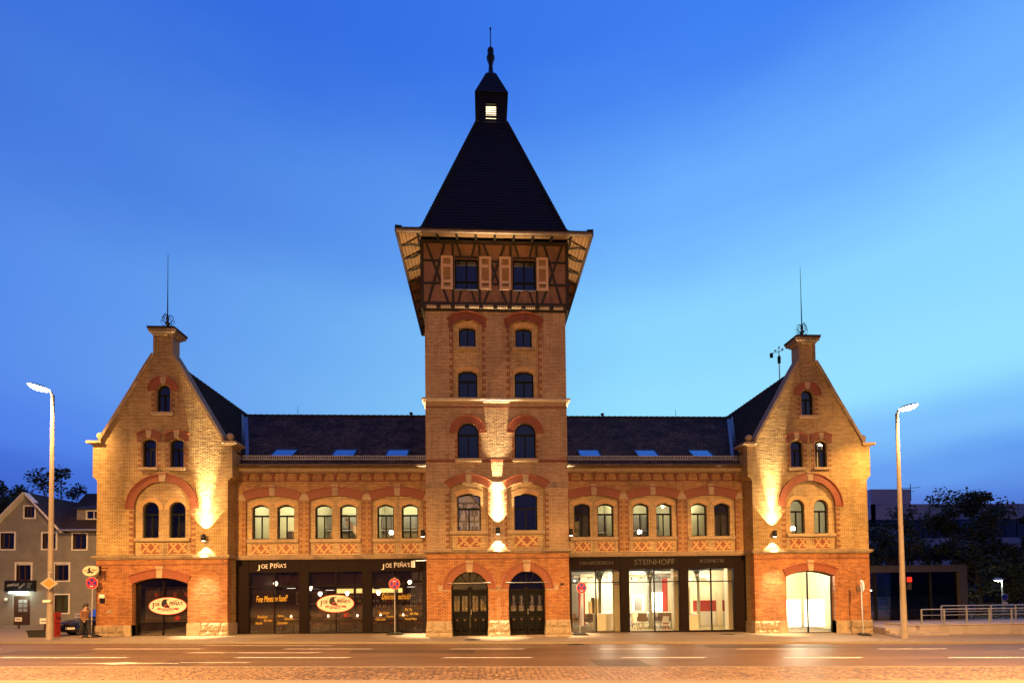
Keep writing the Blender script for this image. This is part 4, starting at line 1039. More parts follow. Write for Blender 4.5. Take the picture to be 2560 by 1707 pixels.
smallcaps(-12.76, 4.00, 1.62, .24, LETW, sl, 1.865); smallcaps(-5.80, 3.98, 1.62, .24, LETW, sl, 1.865)
srr = SH[1][0]
text('HAARDESIGN', 5.81, 1.878, 4.01, 1.94, LETG, srr, h=.20); text('STEINHOFF', 9.27, 1.878, 4.03, 2.40, LETG, srr, h=.32); text('KOSMETIK', 12.75, 1.878, 4.06, 1.46, LETG, srr, h=.20)
ys = 1.945
text('Fine Mexican food!', -12.85, ys, 2.16, 1.74, LETY, sl, h=.36, shear=.35, tilt=-.03, depth=.004)
text('Delicious cocktails!', -5.85, ys, 2.20, 1.66, LETY, sl, h=.34, shear=.35, tilt=0, depth=.004)
for t, x, z, w in (('Enchiladas', -13.35, 1.15, .55), ('Burritos', -13.05, .95, .45), ('Nachos', -13.55, .80, .38), ('Fajitas', -12.35, 1.20, .34), ('Quesadillas', -11.88, 1.03, .48), ('Guacamole', -12.25, .80, .55),
                   ('Pina Colada', -6.55, 1.28, .62), ('Margarita', -6.20, 1.07, .44), ('Cuba Libre', -6.75, .92, .54), ('Mai Tai', -5.15, 1.45, .42), ('Gin Fizz', -4.85, 1.22, .46), ('Caipirinha', -5.42, 1.13, .48), ('Bloody Mary', -5.02, .92, .68)):
    text(t, x, ys, z, w, LETY, sl, h=.15, shear=.35, depth=.004)
MATS['sal_red'] = mat('pale_red_letter', (.60, .22, .20), .5, var=0)
for x, w, t in ((5.0, 1.0, 'frisur-reutlingen'), (8.42, 1.35, 'friseur-reutlingen.de'), (10.1, 1.1, 'friseur-reutlingen.de'), (11.95, .7, 'KOSMETIK')):
    text(t, x, ys, 3.24, w, WHITE, srr, h=.13, depth=.004)

def oval_sign(par, cx, cz, a, b, y, glowm=None, name='oval_sign', rz=0):
    """oval plate with the raven emblem, the name, the ribbon and the words on it"""
    o = MB(); K = 40
    o.prism([(cx + a*math.cos(2*PI*i/K), cz + b*math.sin(2*PI*i/K)) for i in range(K)], y, y + .02, LETR)
    o.prism([(cx + a*.965*math.cos(2*PI*i/K), cz + b*.94*math.sin(2*PI*i/K)) for i in range(K)], y - .006, y, glowm or PINK)
    ov = o.build(name, par)
    E = MB(); S = a/1.0; q = lambda pts, m, d=0: E.prism([(cx + S*x, cz + S*z) for x, z in pts], y - .014 - d, y - .006, m)
    # raven: head to the upper right with beak, hunched back, tail below
    q([(-.06, .36), (.02, .36), (.10, .335), (.0, .31), (-.05, .30), (-.04, .20), (.00, .10), (.06, .02), (.12, -.06), (.07, -.09), (-.10, -.09), (-.22, -.06), (-.31, .00), (-.33, .12), (-.32, .20), (-.28, .28), (-.21, .35), (-.14, .37)], LETK)
    for i in range(3): q([(-.17 + .05*i, -.02 + .03*i), (-.15 + .05*i, -.03 + .03*i), (-.09 + .04*i, .06 + .02*i), (-.11 + .04*i, .07 + .02*i)], LETR, .003)
    q([(.10, -.22), (.13, -.22), (.20, -.38), (.15, -.30)], LETK); q([(.16, -.21), (.22, -.21), (.34, -.36), (.25, -.28)], LETK); q([(.05, -.22), (.09, -.22), (.07, -.33)], LETK)
    q([(-.26, -.235), (-.20, -.22), (-.10, -.20), (-.16, -.26), (-.34, -.29)], LETK); q([(-.05, -.23), (.03, -.21), (.05, -.26), (-.12, -.29)], LETK)
    q([(-.56, -.22), (-.50, -.16), (-.54, -.10), (-.30, -.115), (0, -.085), (.30, -.10), (.60, -.12), (.55, -.17), (.60, -.23), (.42, -.205), (.1, -.19), (-.2, -.20), (-.42, -.19)], SIGNR, .002)
    E.build('raven_emblem', ov)
    u = S
    def tx(t, x, z, w, h, m): text(t, cx + x*u, y - .02, cz + z*u, w*u, m, ov, h=h*u, depth=.006, bold=.008)
    tx('J', -.74, .05, .10, .33, LETK); tx('OE', -.54, .09, .26, .18, LETK); tx('P', .15, .10, .11, .24, LETK); tx('E\u00d1A\u2019S', .50, .115, .56, .235, LETK)
    tx('CANTINA Y BAR', .0, -.145, .72, .055, LETW); tx('CASA', -.45, .28, .22, .05, MATS['sal_red']); tx('EXQUISITA', .38, .28, .40, .05, MATS['sal_red'])
    return ov
oval_sign(sl, -9.27, 1.85, 1.06, .51, 1.925)
text('seit', -8.72, ys, 1.26, .30, LETR, sl, h=.10, shear=.3, tilt=-.35, depth=.004); text('1987', -8.72, ys, 1.12, .34, LETR, sl, h=.12, shear=.3, tilt=-.25, depth=.004)

# ---------------- ground openings of the gabled ends
def ground_front(s):
    c = GC[s]; z0 = gz(c) - .1; F = MB(); y = 1.28; zb = z0 + .12
    fw = .07 if s > 0 else .10
    holes = []
    top = arc(c - 1.46 + fw, c + 1.46 - fw, 3.09 - fw*.3, 3.41 - fw, 18)
    L_, R_ = [p for p in top if p[0] < c - .04], [p for p in top if p[0] > c + .04]
    tz = 2.80 if s < 0 else None
    holes.append([(c - 1.46 + fw, zb)] + L_ + [(c - .035, L_[-1][1] + .005), (c - .035, zb)]); holes.append([(c + .035, zb), (c + .035, R_[0][1] + .005)] + R_ + [(c + 1.46 - fw, zb)])
    F.plate([(c - 1.46, z0)] + arc(c - 1.46, c + 1.46, 3.09, 3.41, 18) + [(c + 1.46, z0)], holes, y, y + .1, y + .07, METAL if s < 0 else DARKM)
    if s < 0: F.box(c - 1.36, c + 1.36, y + .02, y + .06, 2.86, 2.90, METAL)
    o = F.build('shop_window', B); P = MB(); P.prism([(c - 1.42, z0 + .05)] + arc(c - 1.42, c + 1.42, 3.07, 3.38, 18) + [(c + 1.42, z0 + .05)], y + .055, y + .061, GLASSD if s < 0 else GLASS, back=False); P.build('pane', o)
    return o
gf = {s: ground_front(s) for s in (-1, 1)}
oval_sign(gf[-1], -18.10, 1.87, 1.02, .48, 1.25)
text('seit', -17.62, 1.25, 1.28, .30, LETR, gf[-1], h=.10, shear=.3, tilt=-.35, depth=.004); text('1987', -17.62, 1.25, 1.14, .34, LETR, gf[-1], h=.12, shear=.3, tilt=-.25, depth=.004)

# ------------------------------------------------------------------ interiors
def room(name, x0, x1, y0, y1, z0, z1, wall, floor, ceil):
    R = MB(); t = .08
    R.box(x0 - t, x0, y0, y1, z0, z1, wall); R.box(x1, x1 + t, y0, y1, z0, z1, wall); R.box(x0 - t, x1 + t, y1, y1 + t, z0, z1, wall)
    R.box(x0 - t, x1 + t, y0, y1 + t, z0 - t, z0, floor); R.box(x0 - t, x1 + t, y0, y1 + t, z1, z1 + t, ceil)
    return R.build(name, B)
room('interior_room', -14.5, -4.2, 2.3, 8.6, .16, 3.95, BROWNW, WOOD, BROWNW)
room('interior_room', 4.2, 15.45, 2.42, 8.6, -.06, 3.95, CREAM, FLOORM, GREYW)
m = MB(); m.box(12.9, 15.44, 5.62, 5.72, -.05, 3.94, CREAM); m.box(4.25, 5.9, 7.0, 7.1, -.05, 3.94, GREYW); m.box(10.9, 12.9, 7.8, 7.9, -.05, 3.94, GREYW); m.box(4.25, 15.4, 3.2, 3.5, 3.55, 3.94, GREYW); m.box(4.25, 15.4, 6.2, 6.4, 3.45, 3.94, WHITE); m.build('partition_wall', B)
for a_, b_2 in ((7.0, 7.5), (10.62, 11.1), (13.95, 14.45)):
    m = MB(); m.box(a_, b_2, 2.45, 2.85, -.05, 3.94, MATS['cream_wall_paint']); m.build('inner_pier', B)
room('interior_room', -21.1, -15.2, 1.5, 6.5, .16, 4.2, BROWNW, WOOD, BROWNW)
room('interior_room', 15.7, 21.1, 1.5, 6.0, -.24, 4.2, CREAM, FLOORM, WHITE)
room('interior_room', 15.3, 21.1, 1.5, 5.5, 4.75, 8.9, OFFW, WOOD, WHITE)
room('interior_room', -21.1, -15.3, 1.5, 5.5, 4.75, 8.9, GREYW, WOOD, GREYW)
room('interior_room', -3.5, 3.5, .6, 5.5, .06, 4.3, MATS['cream_wall_paint'], WOOD, WHITE)
# ceiling lights of the rooms
WARM = (1, .80, .50); OFFC = (1, .92, .58)
def ceiling_lamp(x, y, z, power, col, lab, r=.16, soft=.12, kind='globe'):
    t = thing('ceiling_lamp', lab, 'ceiling lamp', (x, y, z), 0, 'lamps on the room ceilings')
    m = MB(); m.lathe(0, 0, [(.05, 0), (.05, -.04), (r, -.08), (r*.9, -.16), (r*.4, -.2), (.01, -.21)], BULB if power > 0 else WHITE, 12); m.build('shade', t, True)
    light('lamp_light', 'POINT', (0, 0, -.36), power, col, t, soft)
for x, p in ((-5.6, 150), (-9.3, 140), (-12.9, 210)): ceiling_lamp(x, 4.6, 8.58, p, OFFC, {-5.6: 'glass ceiling lamp in the upstairs room nearest the tower, left wing', -9.3: 'glass ceiling lamp in the middle upstairs room of the left wing', -12.9: 'glass ceiling lamp in the upstairs room beside the left gable'}[x])
for x, p in ((6.6, 70), (9.2, 95), (11.9, 120)): ceiling_lamp(x, 4.6, 8.58, p, OFFC, {6.6: 'glass ceiling lamp in the dim upstairs room nearest the tower, right wing', 9.2: 'glass ceiling lamp in the middle upstairs room of the right wing', 11.9: 'glass ceiling lamp in the upstairs room beside the right gable'}[x])
ceiling_lamp(18.2, 3.8, 8.85, 190, OFFC, 'glass ceiling lamp behind the twin round windows of the right gable')
def table_lamp(x, y, z, lab, bright=True):
    t = thing('table_lamp', lab, 'lamp', (x, y, z), 0, 'lit table lamps behind the upstairs windows')
    m = MB(); m.lathe(0, 0, [(.07, 0), (.07, .02), (.015, .04), (.015, .22)], DARKM, 8); m.build('stand', t)
    m = MB(); m.lathe(0, 0, [(.11, .20), (.13, .28), (.10, .40), (.03, .43)], BULB if bright else SHUT, 12); m.build('shade', t, True)
table_lamp(-13.0, 2.55, 5.62, 'white globe table lamp glowing behind the upstairs window next to the left gable')
table_lamp(-6.22, 2.6, 5.66, 'glowing table lamp behind the upstairs window close to the tower, left wing')
table_lamp(8.65, 2.6, 5.60, 'glowing table lamp behind the middle upstairs window of the right wing')
table_lamp(17.75, 1.9, 5.66, 'glowing globe lamp behind the left one of the twin windows in the right gable')
table_lamp(-9.62, 2.6, 5.62, 'unlit fabric table lamp behind the middle upstairs window of the left wing', False)
# furniture seen upstairs: dark cupboards and screens
for (x0, x1, y, z0, z1, m, lab) in ((-12.5, -11.75, 3.2, 4.7, 6.15, LEATH, 'dark cupboard behind the second upstairs window from the left gable'), (-12.48, -11.82, 4.4, 6.45, 7.1, GREYW, 'grey wall cabinet above the dark cupboard upstairs'), (-6.3, -5.2, 5.6, 6.6, 7.1, GREYW, 'grey ventilation duct across the upstairs room by the tower'),
                                    (-10.3, -9.0, 5.8, 6.4, 6.9, GREYW, 'grey ventilation duct across the middle upstairs room'), (8.0, 10.3, 5.7, 6.0, 6.9, GREYW, 'grey shelf wall in the middle upstairs room of the right wing'), (5.9, 7.2, 5.8, 5.9, 6.9, GREYW, 'grey shelf wall in the upstairs room right of the tower')):
    m_ = MB(); m_.box(x0, x1, y, y + .35, z0, z1, m); m_.box(x0 + .03, (x0+x1)/2 - .01, y - .015, y, z0 + .05, z1 - .04, m); m_.box((x0+x1)/2 + .01, x1 - .03, y - .015, y, z0 + .05, z1 - .04, m); tag(m_.build('cabinet'), lab, 'cabinet')

for (x0, x1, y, z0, z1, lab) in ((-7.4, -4.0, 5.5, 6.55, 7.35, 'grey ventilation duct across the upstairs room beside the tower, left wing'), (-10.95, -8.6, 5.5, 6.55, 7.35, 'grey ventilation duct across the middle upstairs room, left wing'), (7.55, 10.95, 5.5, 6.4, 7.3, 'grey ventilation duct across the middle upstairs room, right wing'), (5.8, 7.4, 5.5, 6.3, 7.3, 'grey ventilation duct across the upstairs room right of the tower')):
    m_ = MB(); m_.box(x0, x1, y, y + .4, z0, z1, GREYW); m_.tube([(x0, y - .1, z0 - .12), (x1, y - .1, z0 - .12)], .04, WHITE, 6)
    xx = x0 + .6
    while xx < x1: m_.box(xx, xx + .04, y - .02, y, z0, z1, LEATH); xx += .8
    tag(m_.build('ventilation_duct'), lab, 'duct')
st_ = MB(); st_.prism([(-9.0, 7.0), (-8.2, 6.2), (-7.9, 5.75), (-7.9, 5.3), (-9.0, 6.6)], 3.0, 3.2, WHITE); tag(st_.build('stair_string'), 'white diagonal stair side behind the middle upstairs window', 'staircase')
# restaurant: tables with candles, pendants, bar shelf, blinds, planters
def pendant(x, y, z, lab):
    t = thing('pendant_lamp', lab, 'pendant lamp', (x, y, z), 0, 'black pendant lamps in the restaurant')
    m = MB(); m.tube([(0, 0, 3.9 - z), (0, 0, .18)], .008, DARKM, 4); m.build('cord', t)
    m = MB(); m.lathe(0, 0, [(.03, .2), (.06, .14), (.20, .05), (.26, .0)], DARKM, 14); m.build('lamp_shade', t)
    m = MB(); m.lathe(0, 0, [(.24, -.005), (.24, -.02), (.01, -.022)], PEND, 14); m.build('diffuser', t)
    return t
def globe(x, y, z, lab):
    t = thing('globe_lamp', lab, 'globe lamp', (x, y, z), 0, 'white glass lamps over the restaurant bar')
    m = MB(); m.lathe(0, 0, [(.02, -.16), (.06, -.12), (.12, -.02), (.13, .05), (.09, .12), (.03, .14)], BULB, 12); m.build('lamp_shade', t, True)
    m = MB(); m.tube([(0, 0, .14), (0, 0, 3.9 - z)], .008, DARKM, 4); m.build('cord', t)
for i, (x, y, z) in enumerate(((-12.57, 4, 2.76), (-11.09, 4, 2.72), (-10.25, 4, 2.62), (-7.39, 4.0, 2.62), (-5.3, 4, 2.76), (-13.3, 4.6, 2.9))):
    pendant(x, y, z, ['black pendant lamp behind the right pane of the first restaurant window', 'black pendant lamp behind the upper left pane of the middle restaurant window', 'black pendant lamp just above the oval sign in the middle window', 'black pendant lamp above the cocktail writing, left pane', 'black pendant lamp near the tower, behind the last restaurant pane', 'black pendant lamp above the food writing in the first window'][i])
for i, (x, z) in enumerate(((-11.38, 2.36), (-9.66, 2.37), (-7.66, 2.38), (-14.2, 3.05), (-5.63, 3.04), (-12.0, 2.75))): globe(x, 5.6, z, ['white drop-shaped lamp left above the oval sign', 'white drop-shaped lamp right above the oval sign', 'white drop-shaped lamp left of the middle street sign', 'white drop-shaped lamp high in the first restaurant window', 'white drop-shaped lamp high in the restaurant window by the tower', 'white drop-shaped lamp added for warm light behind the right pane of the first restaurant window'][i])  # a few of these globes are added only for more warm light
for i, (x, y, lab) in enumerate(((-13.2, 4.4, 'dark post left in the first restaurant window'), (-8.9, 4.6, 'dark post behind the right pane of the middle restaurant window'), (-6.35, 4.4, 'dark post behind the street sign in the last restaurant window'))):
    t = thing('iron_column', lab, 'column', (x, y, .16)); m = MB(); m.lathe(0, 0, [(.12, 0), (.09, .1), (.08, 3.2), (.18, 3.7)], DARKM, 10); m.build('shaft', t, True)
    m = MB()
    for q in (-1, 1): m.tube([(q*.08, 0, 2.9), (q*.3, 0, 3.4), (q*.7, 0, 3.7)], .03, DARKM, 5)
    m.build('bracket', t)
m = MB(); m.box(-14.0, -11.9, 8.35, 8.5, 1.6, 2.5, SHUT); m.box(-13.9, -12.0, 8.32, 8.35, 1.7, 2.4, LEATH); tag(m.build('framed_picture'), 'framed picture on the restaurant back wall behind the food writing', 'picture')
bar = thing('bar_shelf', 'lit bar shelf with rows of bottles on the back wall of the restaurant', 'shelf', (-7.6, 8.3, 0))
m = MB(); m.box(-3.6, 1.0, 0, .12, 2.36, 2.66, SHELFG); m.build('light_panel', bar)
m = MB()
for z in (1.3, 1.65, 2.0, 2.3): m.box(-3.1, 2.8, -.35, .05, z, z + .05, WOOD)
for x in (-3.1, -1.1, .9, 2.75): m.box(x, x + .06, -.35, .05, .2, 2.3, WOOD)
m.build('frame', bar)
m = MB(); r_ = random.Random(4)
for z in (1.35, 1.70, 2.05):
    for i in range(46):
        x = -3.0 + i*.125 + r_.uniform(-.02, .02); h = r_.uniform(.18, .28); m.lathe(x, -.15, [(.035, z), (.035, z + h*.6), (.012, z + h*.75), (.012, z + h)], r_.choice([GALV, LETY, DARKM, SIGNR, WHITE]), 6)
o = m.build('bottle', bar); o['kind'] = 'stuff'
def cafe_table(x, y, rz, lab):
    t = thing('cafe_table', lab, 'table', (x, y, .16), rz, 'dark wooden tables in the restaurant')
    m = MB(); m.box(-.45, .45, -.35, .35, .72, .76, WOOD); m.box(-.4, .4, -.3, .3, .762, .768, PINK); m.build('table_top', t)
    m = MB(); m.tube([(0, 0, 0), (0, 0, .72)], .04, DARKM, 6); m.box(-.25, .25, -.25, .25, 0, .03, DARKM); m.build('leg', t)
def cafe_chair(x, y, rz, lab):
    t = thing('cafe_chair', lab, 'chair', (x, y, .16), rz, 'dark wooden chairs in the restaurant')
    m = MB(); m.box(-.2, .2, -.2, .2, .43, .47, LETR); m.build('seat', t)
    m = MB(); m.box(-.2, .2, .17, .2, .6, .92, WOOD); m.build('backrest', t)
    for sx in (-1, 1):
        for sy in (-1, 1): m = MB(); m.box(sx*.18 - .02, sx*.18 + .02, sy*.18 - .02, sy*.18 + .02, 0, .92 if sy > 0 else .43, WOOD); m.build('leg', t)
def candle(x, y, lab):
    t = thing('candle_glass', lab, 'candle', (x, y, .93), 0, 'lit candles on the restaurant tables')
    m = MB(); m.lathe(0, 0, [(.035, 0), (.045, .1), (.045, .1)], PINK, 8); m.build('glass_cup', t)
    m = MB(); m.lathe(0, 0, [(.03, .08), (.065, .13), (.045, .20), (.005, .25)], CAND, 8); m.build('flame', t, True)
tabs = [(-12.1, 3.2), (-9.9, 3.1), (-8.2, 3.1), (-6.9, 3.4), (-5.5, 3.1)]
nm = ['under the food writing', 'under the left half of the oval sign', 'under the right half of the oval sign', 'left of the middle street sign', 'under the cocktail list by the tower']
for (x, y), n in zip(tabs, nm):
    cafe_table(x, y, 0, 'small dark restaurant table ' + n); candle(x - .12, y - .1, 'lit red candle on the table ' + n)
    cafe_chair(x - .75, y, -PI/2, 'dark chair left of the table ' + n); cafe_chair(x + .75, y, PI/2, 'dark chair right of the table ' + n)
light('restaurant_light', 'POINT', (-7.3, 5.2, 3.3), 34, (1, .55, .22), None, .25)
light('restaurant_light', 'POINT', (-12.0, 5.0, 3.3), 26, (1, .5, .2), None, .25)
light('restaurant_light', 'POINT', (-18.3, 3.8, 3.6), 60, (1, .72, .45), None, .25)
def blind(x0, x1, y, z0, z1, lab, op=1):
    m = MB(); z = z0
    while z < z1: m.mesh([(x0, y, z), (x1, y, z), (x1, y + .03, z + .022), (x0, y + .03, z + .022)], [(0, 1, 2, 3)], MATS['blind_slat']); z += .062
    for x in (x0 + .1, x1 - .1): m.box(x - .003, x + .003, y + .012, y + .016, z0, z1, MATS['blind_slat'])
    tag(m.build('venetian_blind'), lab, 'blind', 'venetian blinds behind the restaurant windows')
MATS['blind_slat'] = mat('blind_slat', (.085, .05, .03), .6, var=.1)
for x0, x1, l in ((-14.15, -11.35, 'first'), (-10.72, -7.78, 'middle'), (-7.20, -4.40, 'last')): blind(x0, x1, 2.18, .35, 3.55, 'lowered venetian blind in the %s restaurant window, counted from the gable' % l)
blind(-19.45, -16.75, 1.48, 1.0, 2.84, 'lowered venetian blind behind the oval sign of the gable')
pl_ = thing('potted_plant', 'leafy plant in a tall pale tapered tub behind the first restaurant window', 'plant', (-13.4, 2.7, .16))
m = MB(); m.mesh([(-.42, -.2, 0), (.42, -.2, 0), (.42, .2, 0), (-.42, .2, 0), (-.34, -.16, 1.05), (.34, -.16, 1.05), (.34, .16, 1.05), (-.34, .16, 1.05)], [(0, 1, 5, 4), (1, 2, 6, 5), (2, 3, 7, 6), (3, 0, 4, 7), (4, 5, 6, 7)], MATS['blind_slat']); m.build('pot', pl_)
LEAF = mat('leaf_green', (.045, .075, .02), .6, var=.4, vs_=3)
LEAFD = mat('dark_leaf', (.035, .045, .016), .65, var=.5, vs_=.8)
BARK = mat('bark', (.05, .038, .028), .9, var=.3, vs_=8)
m = MB(); r_ = random.Random(9)
for i in range(70):
    a = r_.uniform(0, 2*PI); rr = r_.uniform(.02, .3); z = 1.05 + r_.uniform(0, .6); u = Vector((math.cos(a), math.sin(a)*.6, r_.uniform(.1, 1))).normalized()
    p = Vector((rr*math.cos(a)*.6, rr*math.sin(a)*.5, z)); q = p + u*.22; w = u.cross(Vector((0, 0, 1))).normalized()*.03
    m.face([p, (p+q)/2 + w, q, (p+q)/2 - w], LEAF)
m.build('foliage', pl_)
# salon -------------------------------------------------------------
def area(name, loc, power, col, sx, sy):
    return light(name, 'AREA', loc, power, col, None, 1, direction=(0, 0, -1), shape=(sx, sy))
light('salon_light', 'POINT', (7.9, 6.2, 2.6), 600, (1, .86, .62), None, .2)
light('salon_light', 'POINT', (10.0, 6.0, 2.7), 600, (1, .86, .62), None, .2)
light('salon_light', 'POINT', (13.6, 4.0, 3.3), 270, (1, .86, .60), None, .2)
def column(x, y, lab):
    t = thing('iron_column', lab, 'column', (x, y, -.06), 0, 'green cast iron columns in the hair salon')
    m = MB(); m.lathe(0, 0, [(.16, 0), (.16, .12), (.10, .18), (.09, 3.0), (.13, 3.06), (.10, 3.12), (.12, 3.3), (.20, 3.7), (.22, 4.0)], MATS['iron_green'], 12); m.build('shaft', t, True)
    m = MB()
    for a in range(4):
        d = Vector((math.cos(a*PI/2), math.sin(a*PI/2), 0)); m.tube([d*.09 + Vector((0, 0, 3.1)), d*.2 + Vector((0, 0, 3.5)), d*.45 + Vector((0, 0, 3.8)), d*.8 + Vector((0, 0, 3.98))], .045, MATS['iron_green'], 6)
    m.build('bracket', t)
MATS['iron_green'] = mat('iron_green', (.20, .21, .15), .5, var=.1)
column(6.50, 4.0, 'iron column in the first salon window from the tower'); column(9.83, 4.3, 'iron column in the middle salon window'); column(12.84, 4.0, 'iron column in the salon window next to the gable'); 
def box_thing(name, lab, cat, boxes, loc=(0, 0, 0), rz=0, group=None, parts=None):
    t = thing(name, lab, cat, loc, rz, group)
    for pn, bl, mt in boxes:
        m = MB()
        for b in bl: m.box(*b, mt)
        m.build(pn, t)
    return t
box_thing('reception_desk', 'white reception desk in the first salon window from the tower', 'desk', [('front', [(-.55, .55, -.3, .3, 0, .98)], WHITE), ('table_top', [(-.6, .6, -.34, .34, .985, 1.02)], WHITE)], (6.5, 3.3, -.06), .1)
box_thing('reception_desk', 'low white cosmetics desk in the salon window next to the gable', 'desk', [('front', [(-.5, .5, -.3, .3, 0, .88)], WHITE), ('table_top', [(-.55, .55, -.34, .34, .885, .92)], WHITE), ('screen', [(-.1, .2, -.05, 0, .921, .95)], DARKM)], (11.75, 3.1, -.06), 0)
box_thing('wall_cabinet', 'long red wall cabinet with white base in the cosmetics room', 'cabinet', [('red_door', [(-1.05, .5, -.02, 0, .96, 1.68), (.9, 1.25, -.02, 0, .96, 1.68)], REDW), ('body', [(-1.1, 1.3, 0, .35, 0, 2.6), (.52, .88, -.10, 0, .02, 2.2)], CREAM), ('base', [(-1.08, .5, -.03, 0, .05, .94), (.9, 1.3, -.03, 0, .05, .94)], WHITE)], (14.1, 5.25, -.06), 0)
box_thing('folding_screen', 'tall red and white partition panels in the hair salon', 'screen', [('red_panel', [(-.9, -.72, 0, .06, 0, 2.9), (-.55, -.42, .1, .16, 0, 2.9)], REDW), ('white_panel', [(-.72, -.55, 0, .06, 0, 2.9)], WHITE)], (6.55, 6.6, -.06), 0)
box_thing('folding_screen', 'red curtain panels on the right side of the middle salon window', 'screen', [('red_panel', [(-.5, -.15, 0, .06, 0, 3.2), (.15, .5, 0, .06, 0, 3.2)], REDW), ('white_panel', [(-.15, .15, .02, .05, 0, 3.2)], CREAM)], (12.25, 7.2, -.06), 0)
box_thing('product_shelf', 'brightly lit white product shelf in the middle salon window', 'shelf', [('board', [(-.5, .5, -.2, 0, z, z + .04) for z in (.9, 1.2, 1.5, 1.8, 2.1)], WHITE), ('light_panel', [(-.5, .5, .0, .03, .85, 2.2)], MATS['frosted_lit_glass'])], (11.6, 7.5, -.06), 0)
box_thing('shampoo_cabinet', 'dark brown wooden cabinet beside the reception desk', 'cabinet', [('body', [(-.32, -.14, 0, .3, .9, 1.95), (.14, .32, 0, .3, .9, 1.95)], WOOD), ('frame', [(-.5, -.32, 0, .3, 0, 1.7), (-.14, .14, .0, .3, 0, 1.9)], CREAM)], (6.65, 5.5, -.06), 0)
box_thing('mirror', 'tall framed mirror on the salon back wall behind the middle window', 'mirror', [('frame', [(-.4, -.3, 0, .05, 1.0, 2.1), (.3, .4, 0, .05, 1.0, 2.1)], MATS['frosted_lit_glass']), ('glass', [(-.3, .3, .01, .04, 1.0, 2.1)], GALV)], (9.8, 6.6, -.06), 0)
box_thing('counter', 'long white styling counter in the middle salon window', 'counter', [('top', [(-1.5, 1.6, -.25, .25, .88, .93)], WHITE), ('leg', [(-1.4, -1.3, -.2, .2, 0, .88), (1.4, 1.5, -.2, .2, 0, .88), (0, .1, -.2, .2, 0, .88)], WHITE)], (10.3, 5.5, -.06), 0)
box_thing('counter', 'white styling counter behind the reception desk', 'counter', [('top', [(-.8, .8, -.25, .25, .88, .93)], WHITE), ('leg', [(-.7, -.6, -.2, .2, 0, .88), (.6, .7, -.2, .2, 0, .88)], WHITE)], (7.6, 5.9, -.06), 0)
def salon_chair(x, y, rz, lab):
    t = thing('salon_chair', lab, 'chair', (x, y, -.06), rz, 'brown leather styling chairs in the salon')
    m = MB(); m.box(-.27, .27, -.25, .25, .42, .54, LEATH); m.build('seat', t)
    m = MB(); m.box(-.27, .27, .2, .3, .5, .95, LEATH); m.build('backrest', t)
    for u in (-1, 1): m = MB(); m.box(u*.3 - .04, u*.3 + .04, -.2, .28, .45, .70, LEATH); m.build('armrest', t)
    m = MB(); m.lathe(0, 0, [(.25, 0), (.25, .03), (.04, .05), (.035, .42)], GALV, 12); m.build('base', t)
for x, y, rz, lab in ((6.0, 4.4, .3, 'brown styling chair left of the reception desk'), (7.5, 4.6, 2.9, 'brown styling chair behind the reception desk, by the pillar'), (9.4, 4.6, 2.8, 'brown styling chair in the middle window, left of the column'), (10.6, 4.7, 3.3, 'brown styling chair in the middle window, right of the column'), (11.3, 4.6, 2.4, 'brown styling chair beside the right white shell chair'), (4.9, 4.6, .2, 'brown styling chair in the corner next to the tower')): salon_chair(x, y, rz, lab)
def shell_chair(x, y, rz, lab):
    t = thing('shell_chair', lab, 'chair', (x, y, -.06), rz, 'white shell chairs with wooden legs')
    m = MB(); m.mesh([(-.2, -.2, .46), (.2, -.2, .46), (.22, .15, .42), (-.22, .15, .42), (-.2, .26, .82), (.2, .26, .82), (-.22, .18, .55), (.22, .18, .55)], [(0, 1, 2, 3), (3, 2, 7, 6), (6, 7, 5, 4)], WHITE); m.build('seat', t)
    for u in (-1, 1):
        for v in (-1, 1): m = MB(); m.tube([(u*.12, v*.1, .44), (u*.22, v*.2, 0)], [.02, .012], WOOD, 6); m.build('leg', t)
shell_chair(8.45, 3.0, .9, 'white shell chair at the left edge of the middle salon window'); shell_chair(10.2, 3.0, -.9, 'white shell chair at the right side of the middle salon window')
# spot rails under the salon ceiling
for i, (x, lab) in enumerate(((5.9, 'spotlight rail in the first salon window'), (9.3, 'spotlight rail in the middle salon window'), (12.5, 'spotlight rail in the last salon window'))):
    t = thing('spotlight_rail', lab, 'spotlight rail', (x, 4.6, 3.2), 0, 'spotlight rails under the salon ceiling')
    m = MB(); m.box(-1.4, 1.4, -.02, .02, 0, .04, WHITE); m.box(-1.4, 1.4, .5, .53, .12, .15, GREYW); m.build('rail', t)
    for k in range(5):
        m = MB(); m.tube([(-1.2 + k*.6, 0, 0), (-1.2 + k*.6 + .05, -.05, -.16)], [.04, .05], DARKM if k % 2 else WHITE, 8); m.build('spotlight', t)
    m = MB(); m.lathe(-.9 + .5*i, -.1, [(.01, -.24), (.055, -.2), (.055, -.16), (.01, -.14)], BULB, 8); m.build('bulb', t)
# frosted lit screens in the right gable window
box_thing('light_screen', 'glowing white frosted screen behind the left pane of the gable shop window', 'screen', [('panel', [(-.62, .62, 0, .02, .35, 1.95)], MATS['frosted_lit_glass'])], (17.38, 1.75, -.24), 0)
box_thing('light_screen', 'glowing white frosted screen behind the right pane of the gable shop window', 'screen', [('panel', [(-.62, .62, 0, .02, .35, 1.95)], MATS['frosted_lit_glass'])], (18.85, 1.75, -.24), 0)
light('gable_shop_light', 'POINT', (18.1, 3.2, 3.2), 900, (1, .92, .66), None, .2)
light('gable_screen_light', 'AREA', (18.12, 1.66, 1.1), 90, (1, .93, .68), None, direction=(0, -1, -.25), shape=(2.4, 1.4))
light('stairhall_light', 'POINT', (-2.2, 2.6, 3.2), 20, (1, .62, .22), None, .15)
